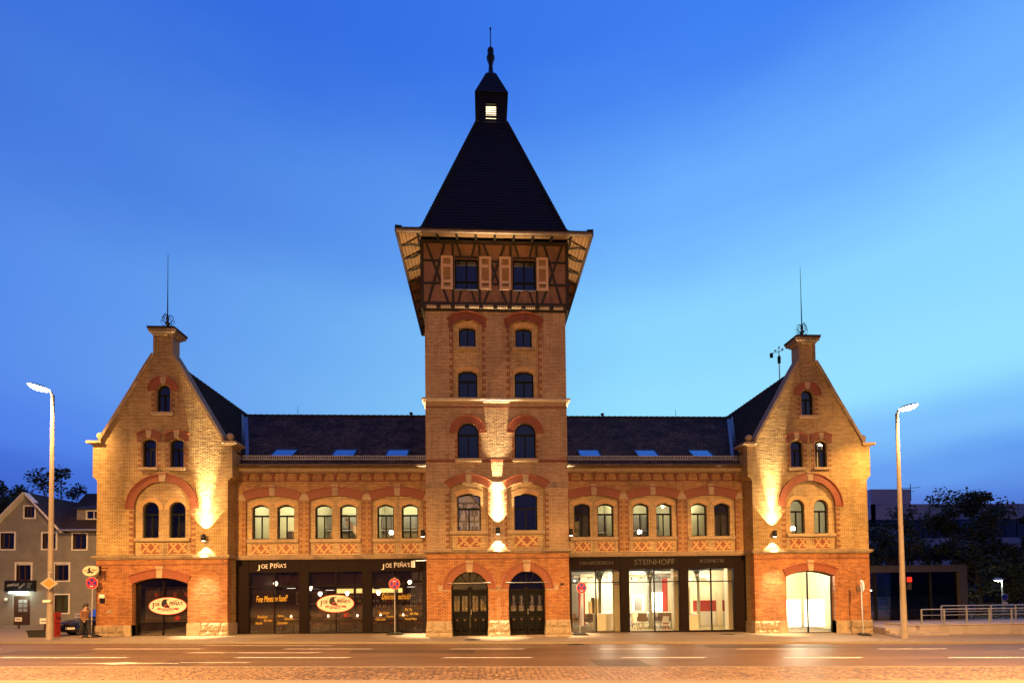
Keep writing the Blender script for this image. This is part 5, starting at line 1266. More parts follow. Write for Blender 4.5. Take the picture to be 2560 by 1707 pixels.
# flower pots in the left gable window
for i, x in enumerate((-18.9, -17.9, -17.3)):
    t = thing('flower_pot', ['terracotta pot plant above the oval gable sign, left', 'terracotta pot plant above the oval gable sign, middle', 'terracotta pot plant above the oval gable sign, right'][i], 'plant', (x, 1.62, 2.35), 0, 'pot plants in the left gable window')
    m = MB(); m.lathe(0, 0, [(.09, 0), (.14, .22), (.12, .22), (.02, .20)], REDW, 10); m.build('pot', t)
    m = MB(); r_ = random.Random(i)
    for k in range(26):
        a = r_.uniform(0, 2*PI); u = Vector((math.cos(a), math.sin(a)*.5, r_.uniform(.2, 1))).normalized(); p = Vector((0, 0, .2)); q = p + u*r_.uniform(.15, .34); w = u.cross(Vector((0, 0, 1))).normalized()*.03
        m.face([p, (p+q)/2 + w, q, (p+q)/2 - w], LEAF)
    m.build('foliage', t)

# ------------------------------------------------------------------ wall lamps
WL = (1, .74, .40)
def wall_lamp(x, y, z, nx, ny, lab, power=2200, down=700, wide=True):
    t = thing('wall_lamp', lab, 'wall lamp', (x, y, z), 0, 'up and down wall lamps on the brick front')
    m = MB(); m.lathe(0, 0, [(.105, -.18), (.115, -.18), (.115, .18), (.105, .18)], DARKM, 16); o = m.build('housing', t, True)
    m = MB(); m.tube([(0, 0, 0), (-nx*.24, -ny*.24, 0)], .03, DARKM, 6); m.build('bracket', t)
    m = MB(); m.lathe(0, 0, [(.09, -.181), (.09, -.19), (.01, -.191)], LAMPG, 12); m.build('lens', t)
    if wide: light('uplight', 'SPOT', (0, 0, .24), power*.45, WL, t, .03, 80, .2, (-nx*.04, -ny*.04, 1))
    if wide: light('uplight', 'SPOT', (0, 0, .24), power*1.3, WL, t, .03, 60, 1, (-nx*.04, -ny*.04, 1))
    light('uplight', 'SPOT', (0, 0, .24), power*(10 if wide else 5), WL, t, .03, 25, 1, (-nx*.05, -ny*.05, 1))
    light('downlight', 'SPOT', (0, 0, -.24), down, WL, t, .03, 80 if wide else 60, .10, (-nx*.04, -ny*.04, -1))
    light('downlight', 'SPOT', (0, 0, -.24), down*11, WL, t, .03, 40, 1, (-nx*.01, -ny*.01, -1))
    return t
wall_lamp(-15.93, .74, 5.55, 0, -1, 'black cylinder wall lamp on the left gable, beside the twin windows')
wall_lamp(15.90, .74, 5.55, 0, -1, 'black cylinder wall lamp on the right gable, beside the twin windows')
wall_lamp(0, -.26, 5.70, 0, -1, 'black cylinder wall lamp in the middle of the tower front')
wall_lamp(-4.16, .9, 5.72, -1, 0, 'black cylinder wall lamp on the left flank of the tower', wide=False)
wall_lamp(4.16, .9, 5.72, 1, 0, 'black cylinder wall lamp on the right flank of the tower', wide=False)

# ------------------------------------------------------------------ street lamps
SOD = (1, .51, .145)
def street_lamp(x, y, h, dirx, diry, lab, power, dome=.12):
    z0 = gz(x) - .05
    t = thing('street_lamp', lab, 'street lamp', (x, y, z0), 0, 'tall street lamps along the road')
    m = MB(); m.tube([(0, 0, 0), (0, 0, 2.4), (0, 0, h)], [.150, .125, .07], POLEM, 16); m.build('pole', t, True)
    d = Vector((dirx, diry, 0)).normalized()
    m = MB(); m.tube([(0, 0, h - .1), tuple(d*.06 + Vector((0, 0, h + .12))), tuple(d*.25 + Vector((0, 0, h + .22)))], .06, GALV, 8); m.build('arm', t, True)
    M = Matrix.Translation(d*.52 + Vector((0, 0, h + .30))) @ Matrix.Rotation(math.atan2(d.y, d.x), 4, 'Z') @ Matrix.Rotation(-.22, 4, 'Y')
    def shell(z0_, z1_, k, mt, nm, seg=14):
        m = MB(); V = []; rows = 5
        for j in range(rows + 1):
            f = j/rows; rr = math.cos(f*PI/2*.98)
            for i in range(seg): a = 2*PI*i/seg; V.append(M @ Vector((.44*k*rr*math.cos(a), .19*k*rr*math.sin(a), z0_ + (z1_ - z0_)*math.sin(f*PI/2))))
        m.mesh(V, [(j*seg + i, j*seg + (i+1) % seg, (j+1)*seg + (i+1) % seg, (j+1)*seg + i) for j in range(rows) for i in range(seg)], mt); m.build(nm, t, True)
    shell(0, .13, 1.02, GALV, 'housing'); shell(0, -.17, 1.0, HEAD, 'lens')
    p = d*.75 + Vector((0, 0, h + .08))
    light('street_light', 'SPOT', tuple(p), power, SOD, t, .14, 165, .5, (d.x*.12, d.y*.12, -1))
    light('lens_glow', 'POINT', tuple(p), power*dome, SOD, t, .14)
    return t
street_lamp(-22.8, -.42, 12.55, -1, -.55, 'tall street lamp left of the building with a yellow priority sign on its pole', 4800)
street_lamp(21.05, -1.85, 11.85, 1, -.30, 'tall street lamp on the pavement right of the building', 3000)
# lamps of the same row on the near side of the street, outside the picture
OFFP = 33000
street_lamp(-17.5, -15.3, 10.5, .3, 1, 'street lamp on the near side of the road, beyond the left frame edge', OFFP*.85, .06)
street_lamp(17.0, -16.3, 10.5, -.3, 1, 'street lamp on the near side of the road, beyond the right frame edge', OFFP*.85, .06)
street_lamp(-.5, -29.5, 10.5, 0, 1, 'street lamp behind the camera opposite the tower', OFFP*1.25, .20)

# ------------------------------------------------------------------ signs
def no_stopping(x, y, z, h, lab, arrow=1, rz=0, lean=0, base=True, group='round no stopping signs on steel posts'):
    t = thing('no_stopping_sign', lab, 'road sign', (x, y, z), rz, group)
    t.rotation_euler = (0, lean, rz)
    m = MB(); m.tube([(0, .05, 0), (0, .05, h + .36)], .03, GALV, 8); m.build('post', t)
    def disc(r, y0, y1, mt, nm, par=t, n=28):
        m = MB(); m.prism([(r*math.cos(2*PI*i/n), h + r*math.sin(2*PI*i/n)) for i in range(n)], y0, y1, mt); return m.build(nm, par)
    d = disc(.31, -.005, .01, LETW, 'sign_plate'); disc(.30, -.010, -.005, SIGNR, 'red_ring', d); disc(.225, -.015, -.010, SIGNB, 'blue_field', d)
    m = MB()
    for u in (-1, 1):
        c_ = math.cos(PI/4); w = .032; L = .24
        m.prism([(u*(-L*c_) - w*c_, h - L*c_ + w*c_*1), (u*(L*c_) - w*c_, h + L*c_ + w*c_), (u*(L*c_) + w*c_, h + L*c_ - w*c_), (u*(-L*c_) + w*c_, h - L*c_ - w*c_)] if u > 0 else
                [(L*c_ - w*c_, h - L*c_ - w*c_), (-L*c_ - w*c_, h + L*c_ - w*c_), (-L*c_ + w*c_, h + L*c_ + w*c_), (L*c_ + w*c_, h - L*c_ + w*c_)], -.019 - .001*u, -.015, SIGNR)
    m.build('red_cross', d)
    if arrow:
        m = MB(); zz = h - .17 if arrow > 0 else h + .15; s_ = 1 if arrow > 0 else -1
        m.prism([(x_*s_, zz + z_) for x_, z_ in ((-.08, .018), (.02, .018), (.02, .05), (.09, 0), (.02, -.05), (.02, -.018), (-.08, -.018))], -.024, -.020, LETW); m.build('arrow', d)
    if base:
        m = MB(); m.box(-.42, .42, -.2, .24, .0, .07, RUBB); m.box(-.3, .3, -.16, .2, .07, .12, RUBB); m.build('base', t)
no_stopping(-21.6, .55, gz(-21.6), 2.86, 'round no stopping sign on a post beside the left gable corner', 1, 0, .02, True)
no_stopping(-5.78, 1.15, gz(-5.8), 2.83, 'round no stopping sign in front of the restaurant window near the tower', -1, 0, 0)
no_stopping(4.50, .5, gz(4.5), 2.62, 'round no stopping sign before the salon window right of the tower', 1, .2, .05)
no_stopping(20.15, -.35, gz(20.1), 2.72, 'leaning no stopping sign seen almost edge-on by the right gable corner', 0, 1.15, .03)
# priority sign on the left lamp pole
t = thing('priority_road_sign', 'yellow diamond priority sign on the left street lamp pole', 'road sign', (-22.60, -.72, 3.15), .75)
m = MB(); m.prism([(0, -.33), (.33, 0), (0, .33), (-.33, 0)], 0, .012, MATS['sign_white']); sp = m.build('sign_plate', t)
m = MB(); m.prism([(0, -.22), (.22, 0), (0, .22), (-.22, 0)], -.006, 0, SIGNY); m.build('yellow_field', sp)
m = MB(); m.tube([(0, .03, -.35), (0, .03, .45), (-.05, .1, .55), (.1, .1, .55)], .02, GALV, 6); m.build('bracket', t)
m = MB(); m.box(-.19, .19, -.205, -.195, 0, .12, LETW); o = m.build('pole_label'); o.location = (-22.8, -.42, 2.2); tag(o, 'small white sticker plate on the left street lamp pole', 'label plate')
m = MB(); m.box(-.1, .14, -.24, -.2, .15, .4, SIGNR); m.box(-.08, .1, -.26, -.2, -.25, .1, DARKM); o = m.build('pole_box'); o.location = (21.2, -1.85, 2.55); tag(o, 'small red and black boxes fixed on the right street lamp pole', 'box')
# hanging oval sign on the left corner
hs = thing('hanging_sign', 'cream oval hanging sign with raven emblem at the left gable corner', 'sign', (-21.55, .55, 3.80), -.15)
m = MB(); K = 28
m.prism([(.45*math.cos(2*PI*i/K), .27*math.sin(2*PI*i/K)) for i in range(K)], -.10, .10, MATS['oval_box'] if 'oval_box' in MATS else mat('oval_box', (.70, .62, .45), .5, var=.05)); m.build('body', hs)
m = MB(); S_ = .44
m.prism([(x*S_, z*S_) for x, z in [(-.06, .42), (.06, .42), (.12, .36), (.0, .34), (.0, .12), (.12, -.06), (-.10, -.10), (-.24, -.02), (-.26, .14), (-.22, .3), (-.14, .4)]], -.115, -.10, LETK); m.prism([(x*S_, z*S_) for x, z in [(-.5, -.24), (-.46, -.12), (0, -.1), (.5, -.12), (.46, -.24), (.2, -.2), (.26, -.38), (.1, -.22), (-.1, -.22), (-.3, -.34), (-.24, -.22)]], -.115, -.10, LETK); m.build('raven_emblem', hs)
text('JOE', -.25, -.11, .03, .24, LETK, hs, h=.10, depth=.006); text('PE\u00d1A\u2019S', .23, -.11, .03, .32, LETK, hs, h=.12, depth=.006)
m = MB(); m.box(.42, .52, -.03, .03, -.24, .24, DARKM); m.tube([(.45, 0, .15), (.47, .45, .15)], .02, DARKM, 6); m.build('bracket', hs)
# small boxes and plates on the brick
for x, y, z, w, h, mt, lab, nm in ((-21.35, .99, 2.45, .28, .2, WHITE, 'small pale notice plate on the left gable corner', 'notice_plate'), (-21.33, .99, 2.2, .22, .24, DARKM, 'small dark box under the notice plate, left gable', 'meter_box'), (-20.95, .99, 1.62, .26, .14, MATS['rockfaced_stone'], 'small wall plate low on the left gable', 'wall_plate'),
                               (3.45, -.01, 2.80, .18, .10, DARKM, 'tiny house number plate on the tower by the salon', 'number_plate'), (20.98, .99, 2.35, .30, .32, LEATH, 'brown box on the right gable brickwork', 'wall_box')):
    m = MB(); m.box(-w/2, w/2, -.05, .0, -h/2, h/2, mt); m.box(-w/2 + .02, w/2 - .02, -.056, -.05, -h/2 + .02, h/2 - .02, mt); o = m.build(nm); o.location = (x, y, z); tag(o, lab, 'plate')
# floodlight on an arm beside the tower fascia
t = thing('floodlight', 'white floodlight on a short arm beside the tower, over the shop lettering', 'floodlight', (-4.75, 1.5, 4.1))
m = MB(); m.tube([(.7, .0, .14), (.1, -.1, .12), (-.1, -.1, .1)], .025, WHITE, 6); m.build('arm', t); m = MB(); m.box(-.13, .07, -.2, -.02, -.25, .10, WHITE); m.box(-.11, .05, -.205, -.2, -.23, .08, GALV); m.build('housing', t)
# lightning rods, vents and weather station on the roofs
for x, y, z, h, lab in ((-14.06, 8.9, 15.1, .75, 'thin lightning rod on the left wing ridge'), (13.67, 8.9, 15.1, .65, 'thin lightning rod on the right wing ridge')):
    m = MB(); m.tube([(x, y, z - .1), (x, y, z + h)], [.02, .012], DARKM, 5); m.tube([(x - .1, y, z - .02), (x + .1, y, z - .02)], .015, DARKM, 5); tag(m.build('lightning_rod'), lab, 'lightning rod')
for x, lab in ((-5.97, 'small dark roof vent on the left wing ridge near the tower'), (8.12, 'small dark roof vent on the right wing ridge')):
    m = MB(); m.lathe(x, 8.9, [(.08, 14.95), (.08, 15.3), (.13, 15.32), (.13, 15.42), (.02, 15.44)], DARKM, 10); tag(m.build('roof_vent'), lab, 'vent')
t = thing('weather_station', 'weather station mast with cup anemometer and vane behind the right gable', 'weather station', (18.3, 3.6, 14.9))
m = MB(); m.tube([(0, 0, 0), (0, 0, 2.7)], [.035, .03], GALV, 6); m.lathe(0, 0, [(.09, 1.9), (.10, 2.3), (.03, 2.4)], DARKM, 8); m.build('mast', t)
m = MB(); m.tube([(-.45, 0, 2.55), (.3, 0, 2.75)], .02, GALV, 5); m.box(-.6, -.4, -.02, .02, 2.25, 2.55, DARKM); m.build('vane', t)
m = MB()
for a in range(3): m.tube([(0, 0, 2.82), (.24*math.cos(a*2.09), .24*math.sin(a*2.09), 2.82)], .012, GALV, 4); m.lathe(.24*math.cos(a*2.09), .24*math.sin(a*2.09), [(.01, 2.76), (.06, 2.79), (.05, 2.86), (.01, 2.88)], GALV, 6)
m.build('anemometer', t)

# ------------------------------------------------------------------ neighbour house on the left
def neighbour():
    Y = 8.5; H = thing('rendered_house', 'grey rendered house with white-edged gable beyond the left corner', 'house')
    zg = gz(-31) - .2
    W = [rect(-33.94, -33.04, 5.67, 6.78), rect(-31.18, -30.30, 5.67, 6.75), rect(-29.17, -28.27, 5.62, 6.70), rect(-32.39, -31.73, 7.83, 8.60), rect(-32.88, -31.92, 3.50, 4.67), rect(-30.34, -29.42, 3.47, 4.65), rect(-30.35, -29.42, 1.25, 2.48), rect(-33.10, -31.95, zg + .01, 2.45)]
    A = MB(); A.plate([(-35.6, zg), (-35.6, 5.9), (-32.15, 9.42), (-29.95, 7.05), (-29.86, 6.88), (-20, 6.88), (-20, zg)], W, Y, Y + 8, Y + .2, PLAST); A.box(-35.6, -20, Y - .01, Y + .02, 4.88, 4.93, STONED); A.build('wall', H)
    R = MB()
    for (xa, za, xb, zb) in ((-36.2, 5.2, -32.15, 9.55), (-29.55, 6.75, -32.15, 9.55)):
        R.mesh([(xa, Y - .35, za), (xb, Y - .35, zb), (xb, Y + 6, zb), (xa, Y + 6, za)], [(0, 1, 2, 3)], TILE)
    # main roof behind
    n = 22
    for k in range(n):
        a, b = k/n, (k+1)/n; y0, y1 = Y - .35 + 5*a, Y - .35 + 5*b; z0, z1 = 6.95 + 3.45*a, 6.95 + 3.45*b
        R.mesh([(-30.2 - 1.9*a, y0, z0 + .03), (-19.5, y0, z0 + .03), (-19.5, y1, z1), (-30.2 - 1.9*b, y1, z1), (-19.5, y0, z0 - .01), (-30.2 - 1.9*a, y0, z0 - .01)], [(0, 1, 2, 3), (5, 4, 1, 0)], TILE)
    R.mesh([(-32.1, Y + 4.65, 10.40), (-19.5, Y + 4.65, 10.40), (-19.5, Y + 10, 7), (-32.1, Y + 10, 7)], [(0, 1, 2, 3)], TILE)
    R.build('roof', H)
    V = MB()
    for (xa, za, xb, zb) in ((-35.9, 5.38, -32.15, 9.45), (-29.7, 6.72, -32.15, 9.45)):
        dx, dz = xb - xa, zb - za; l = math.hypot(dx, dz); nx, nz = -dz/l*.10, dx/l*.10
        if nz < 0: nx, nz = -nx, -nz
        V.prism([(xa, za), (xb, zb), (xb + nx*.6, zb + nz), (xa + nx, za + nz)], Y - .4, Y + .0, WHITE)
    V.build('bargeboard', H)
    G = MB(); G.tube([(-29.9, Y - .4, 6.9), (-20, Y - .4, 6.9)], .07, GALV, 6); G.build('gutter', H)
    def wn(x0, x1, z0, z1, blind=False, shut=False):
        F = MB(); fr = .09
        F.plate(rect(x0 - fr, x1 + fr, z0 - fr, z1 + fr), [rect(x0, x1, z0, z1)], Y - .03, Y + .01, Y + .08, WHITE)
        F.plate(rect(x0, x1, z0, z1), [rect(x0 + .08, (x0+x1)/2 - .03, z0 + .08, z1 - .08), rect((x0+x1)/2 + .03, x1 - .08, z0 + .08, z1 - .08)], Y + .08, Y + .12, Y + .11, WOOD)
        o = F.build('window', H); P = MB(); P.box(x0, x1, Y + .11, Y + .115, z0, z1, NIGHT if not shut else LEAFD); P.build('pane', o)
        if blind: P = MB(); P.box(x0 + .02, x1 - .02, Y + .03, Y + .07, z1 - .10, z1, WHITE); P.build('blind', o)
    for i, w in enumerate(W[:7]): xs_ = [p[0] for p in w]; zs_ = [p[1] for p in w]; wn(min(xs_), max(xs_), min(zs_), max(zs_), i in (4, 5), i == 6)
    D = MB(); D.box(-33.10, -31.95, Y + .1, Y + .16, zg, 2.45, WOOD); D.box(-32.98, -32.07, Y + .06, Y + .1, zg + .15, .95 + .3, WOOD); do = D.build('door', H)
    for i in range(2):
        for j in range(3): P = MB(); a = -32.80 + i*.32; z = 1.35 + j*.30; P.box(a, a + .26, Y + .085, Y + .10, z, z + .24, GALV); P.build('pane', do)
    # dormer
    D = MB(); D.plate(rect(-29.6, -27.0, 7.72, 8.55), [rect(-28.95, -27.9, 7.82, 8.42)], 9.3, 10.6, 9.4, PLAST); D.mesh([(-29.9, 9.1, 8.55), (-26.8, 9.1, 8.55), (-26.8, 12.2, 9.6), (-28.6, 12.2, 9.6)], [(0, 1, 2, 3)], TILE)
    dm = D.build('dormer', H); F = MB(); F.plate(rect(-28.98, -27.87, 7.79, 8.45), [rect(-28.88, -28.45, 7.86, 8.38), rect(-28.40, -27.97, 7.86, 8.38)], 9.28, 9.32, 9.31, WHITE); F.build('window', dm); P = MB(); P.box(-28.9, -27.9, 9.33, 9.34, 7.85, 8.4, NIGHT); P.build('pane', dm)
    S = thing('shop_sign', 'black sign box with pale lettering above the house door', 'sign', (-32.47, Y - .05, 3.12))
    m = MB(); m.box(-.96, .96, -.18, 0, -.36, .38, DARKM); m.build('sign_box', S); m = MB(); m.tube([(-.62, -.22, -.44), (.62, -.22, -.44)], .05, TUBE, 8); m.build('tube_lamp', S)
    r_ = random.Random(5); m = MB()
    for i in range(9): x = -.8 + i*.13; z = r_.uniform(-.1, .12); m.prism([(x, z - .1), (x + .1, z - .06), (x + .13, z + .12), (x + .02, z + .06)], -.19, -.18, PLAST)
    for i in range(4): m.box(.5 + .01, .85 - .05*i, -.19, -.18, .18 - i*.1, .22 - i*.1, PLAST)
    m.build('lettering', S)
    light('sign_light', 'POINT', (0, -.30, -.62), 45, (.86, 1, .72), S, .12)
    m = MB(); m.lathe(-33.35, Y - .25, [(.05, 2.05), (.13, 2.15), (.13, 2.3), (.05, 2.38)], GALV, 10); m.tube([(-33.35, Y - .2, 2.25), (-33.35, Y, 2.3)], .02, GALV, 5); tag(m.build('door_lamp'), 'small round unlit lamp left of the house door', 'lamp')
neighbour()
def post_sign(x, y, z, h, w, ph, lab, m2=WHITE):
    t = thing('post_sign', lab, 'sign', (x, y, z), 0, 'small white notices on short posts')
    m = MB(); m.box(-.04, .04, 0, .05, 0, h, WOOD); m.build('post', t); m = MB(); m.box(-w/2, w/2, -.02, 0, h - ph, h, m2); m.box(-w*.35, w*.35, -.024, -.02, h - ph*.6, h - ph*.45, LETK); m.build('sign_plate', t)
post_sign(-30.35, 6.0, gz(-30) , .72, .42, .26, 'small white notice on a post before the house door'); post_sign(-26.1, 3.0, gz(-26), .85, .50, .32, 'white notice board on a short wooden post beside the planter'); post_sign(-23.9, 2.6, gz(-24), 1.15, .36, .26, 'small white notice above the parked car, right of the lamp pole')
PLT = MB(); PLT.mesh([(-.42, -.25, 0), (.42, -.25, 0), (.42, .25, 0), (-.42, .25, 0), (-.48, -.3, .36), (.48, -.3, .36), (.48, .3, .36), (-.48, .3, .36)], [(0, 1, 5, 4), (1, 2, 6, 5), (2, 3, 7, 6), (3, 0, 4, 7), (4, 5, 6, 7)], RUBB); PLT.box(-.5, .5, -.32, -.27, .33, .40, RUBB)
o = PLT.build('planter'); o.location = (-24.35, .85, gz(-24.3)); tag(o, 'low dark planter trough left of the street lamp foot', 'planter')
cr = MB()
for k in range(5): cr.box(-.2, .2, -.16, .16, .26*k + .01, .26*k + .24, REDW); cr.box(-.22, .22, -.18, .18, .26*k + .2, .26*k + .255, REDW)
o = cr.build('crate_tower'); o.location = (-23.75, .9, gz(-23.5)); tag(o, 'tall stack-shaped red plastic stand beside the left lamp pole', 'stand')

# ------------------------------------------------------------------ parked car
CARP = mat('dark_blue_car_paint', (.012, .02, .06), .22, metal=.3, var=.03)
CGL = NIGHT; CHR = mat('chrome', (.6, .6, .6), .12, metal=1, var=0)
def car(x, y, rz, lab):
    t = thing('parked_car', lab, 'car', (x, y, gz(x)), rz)
    # side profile swept across the width with tumblehome; front at y = 0
    def section(prof, hw, inset, m, nm, smooth=True):
        b = MB(); n = len(prof); V = []
        us = (-1, -.92, -.5, 0, .5, .92, 1)
        for u in us:
            k = 0 if abs(u) < .95 else 1
            for (yy, zz) in prof:
                w = hw*u
                if zz > .78: w *= 1 - inset*(zz - .78)
                rnd_ = .10*(abs(u)**4); V.append((w, yy + (rnd_ if yy < .3 else 0), zz - k*.03*(1 if zz > .5 else 0)))
        F = [(i*n + j, i*n + (j+1) % n, (i+1)*n + (j+1) % n, (i+1)*n + j) for i in range(len(us)-1) for j in range(n)]
        F += [tuple(range(n)), tuple((len(us)-1)*n + j for j in range(n))]
        b.mesh(V, F, m); return b.build(nm, t, smooth)
    section([(.02, .25), (.0, .45), (.03, .62), (.12, .72), (.5, .80), (1.25, .90), (1.5, .93), (4.2, .95), (4.5, .85), (4.55, .4), (4.4, .22), (.1, .2)], .88, .1, CARP, 'body', False)
    section([(1.25, .91), (1.95, 1.34), (2.3, 1.42), (3.2, 1.40), (3.75, 1.18), (4.2, .94)], .84, .42, CARP, 'cabin', False)
    b = MB(); b.mesh([(-.76, 1.27, .94), (.76, 1.27, .94), (.61, 1.92, 1.34), (-.61, 1.92, 1.34)], [(0, 1, 2, 3)], MATS['skylight_glass']); o = b.build('windscreen', t); o.location = (0, -.03, .02)
    for u in (-1, 1):
        b = MB(); b.mesh([(u*.80, 1.5, .97), (u*.80, 3.9, .97), (u*.66, 3.3, 1.33), (u*.66, 2.05, 1.33)], [(0, 1, 2, 3)], CGL); o = b.build('side_window', t); o.location = (u*.03, 0, 0)
        b = MB(); b.box(u*.62 - .19, u*.62 + .19, -.02 + .06, .10, .56, .68, CHR); o = b.build('headlight', t)
        b = MB()
        for q in (-.09, .09):
            b.mesh([(u*.62 + q + .055*math.cos(2*PI*i/12), .035, .62 + .055*math.sin(2*PI*i/12)) for i in range(12)], [tuple(range(12))], GALV)
        b.build('lens', o)
        b = MB(); b.box(u*.18 - .14, u*.18 + .14, -.02, .02, .52, .66, DARKM); b.box(u*.18 - .15, u*.18 + .15, -.03, -.015, .655, .675, CHR); b.build('grille', t)
        b = MB(); b.box(u*.98 - .1, u*.98 + .1, 1.45, 1.6, .92, 1.05, CARP); b.build('mirror', t)
        for yy in (.85, 3.6):
            b = MB(); n = 18
            V = [(u*.72 + d, yy + .31*math.cos(2*PI*i/n), .31 + .31*math.sin(2*PI*i/n)) for d in (-.02, u*.17) for i in range(n)]
            b.mesh(V, [(i, (i+1) % n, n + (i+1) % n, n + i) for i in range(n)] + [tuple(range(n)), tuple(range(n, 2*n))], RUBB); w = b.build('wheel', t)
            b = MB(); b.mesh([(u*.895, yy + .2*math.cos(2*PI*i/n), .31 + .2*math.sin(2*PI*i/n)) for i in range(n)], [tuple(range(n))], GALV); b.build('rim', w)
    b = MB(); b.box(-.26, .26, -.045, -.03, .36, .47, LETW); pl2 = b.build('number_plate', t); text('RT A 606', 0, -.048, .415, .44, LETK, pl2, h=.07, depth=.004)
    b = MB(); b.box(-.7, .7, -.02, .0, .27, .35, DARKM); b.build('bumper_grille', t)
car(-23.1, 1.15, -.12, 'dark blue car parked nose to the road behind the left lamp pole')

# ------------------------------------------------------------------ two people by the corner
SKIN = mat('skin', (.42, .24, .17), .6, var=.05); JACK = mat('brown_jacket', (.16, .075, .04), .85, var=.2); TROU = mat('dark_trousers', (.02, .018, .022), .9, var=.1); HAIR = mat('dark_hair', (.03, .02, .015), .7, var=.1); SHIRT = mat('grey_coat', (.07, .06, .055), .85, var=.2)
def person(x, y, rz, lab, coat, k=1.0, stride=.16, bend=.35):
    t = thing('person', lab, 'person', (x, y, gz(x)), rz); t.scale = (k, k, k)
    J = {'pel': (0, 0, .95, .15, .11), 'sp': (0, .0, 1.18, .14, .10), 'ch': (0, -.01, 1.36, .17, .12), 'nk': (0, -.01, 1.50, .06, .06), 'hd': (0, -.03, 1.60, .085, .095), 'tp': (0, -.03, 1.70, .075, .09)}
    for u, n in ((-1, 'l'), (1, 'r')):
        f = stride*u
        J['hp' + n] = (u*.09, 0, .90, .095, .10); J['kn' + n] = (u*.10, -f*.7 - .02, .50, .062, .065); J['an' + n] = (u*.10, -f + .04, .09, .042, .045); J['to' + n] = (u*.11, -f - .12, .04, .035, .03)
        J['sh' + n] = (u*.19, 0, 1.41, .06, .065); J['el' + n] = (u*.25, f*.6 + .03, 1.14, .045, .045); J['wr' + n] = (u*.23, f*.9 - .10*bend*2, .92, .03, .032); J['ha' + n] = (u*.22, f*1.0 - .14*bend*2, .85, .032, .022)
    E = [('pel', 'sp'), ('sp', 'ch'), ('ch', 'nk'), ('nk', 'hd'), ('hd', 'tp')]
    for n in 'lr': E += [('pel', 'hp' + n), ('hp' + n, 'kn' + n), ('kn' + n, 'an' + n), ('an' + n, 'to' + n), ('ch', 'sh' + n), ('sh' + n, 'el' + n), ('el' + n, 'wr' + n), ('wr' + n, 'ha' + n)]
    def skinned(nm, kk, grow=0):
        bm = bmesh.new(); lay = bm.verts.layers.skin.verify(); vv = {}
        for q in kk: vv[q] = bm.verts.new(J[q][:3]); vv[q][lay].radius = (J[q][3] + grow, J[q][4] + grow); vv[q][lay].use_root = (q == kk[0])
        for a, b in E:
            if a in vv and b in vv: bm.edges.new((vv[a], vv[b]))
        me = bpy.data.meshes.new(nm); bm.to_mesh(me); bm.free(); return me
    ks = list(J); me = skinned('body', ks)
    o = bpy.data.objects.new('body', me); COL.objects.link(o); o.parent = t; me.materials.append(SKIN)
    sk = o.modifiers.new('skin', 'SKIN')
    o.modifiers.new('sub', 'SUBSURF').levels = 2; o.modifiers['sub'].render_levels = 2
    def cloth(nm, keys, grow, m):
        kk = [q for q in ks if q in keys]; me2 = skinned(nm, kk, grow)
        c = bpy.data.objects.new(nm, me2); COL.objects.link(c); c.parent = t; me2.materials.append(m); c.modifiers.new('skin', 'SKIN')
        c.modifiers.new('sub', 'SUBSURF').levels = 2; c.modifiers['sub'].render_levels = 2
    cloth('jacket', ['pel', 'sp', 'ch', 'shl', 'ell', 'wrl', 'shr', 'elr', 'wrr'], .022, coat); cloth('trousers', ['pel', 'hpl', 'knl', 'anl', 'hpr', 'knr', 'anr'], .016, TROU)
    h = MB(); h.lathe(0, .005, [(.088, 1.60), (.10, 1.66), (.098, 1.73), (.07, 1.79), (.02, 1.815)], HAIR, 12); h.build('hair', t, True)
    for u in (-1, 1):
        h = MB(); h.lathe(u*.032, -.118, [(.003, 1.648), (.010, 1.655), (.003, 1.662)], LETK, 6); h.build('eye', t)
    h = MB(); h.mesh([(-.014, -.115, 1.61), (.014, -.115, 1.61), (0, -.145, 1.615), (0, -.118, 1.655)], [(0, 1, 2), (0, 2, 3), (1, 2, 3)], SKIN); h.build('nose', t)
    return t
try:
    person(-21.72, .35, 1.3, 'person in a brown jacket walking beside the parked car', JACK, .97, .2)
    person(-22.02, .80, -1.2, 'person in a dark grey coat standing between the car and the brown-jacketed person', SHIRT, 1.0, .1)
except Exception as e:
    print('person failed', e)

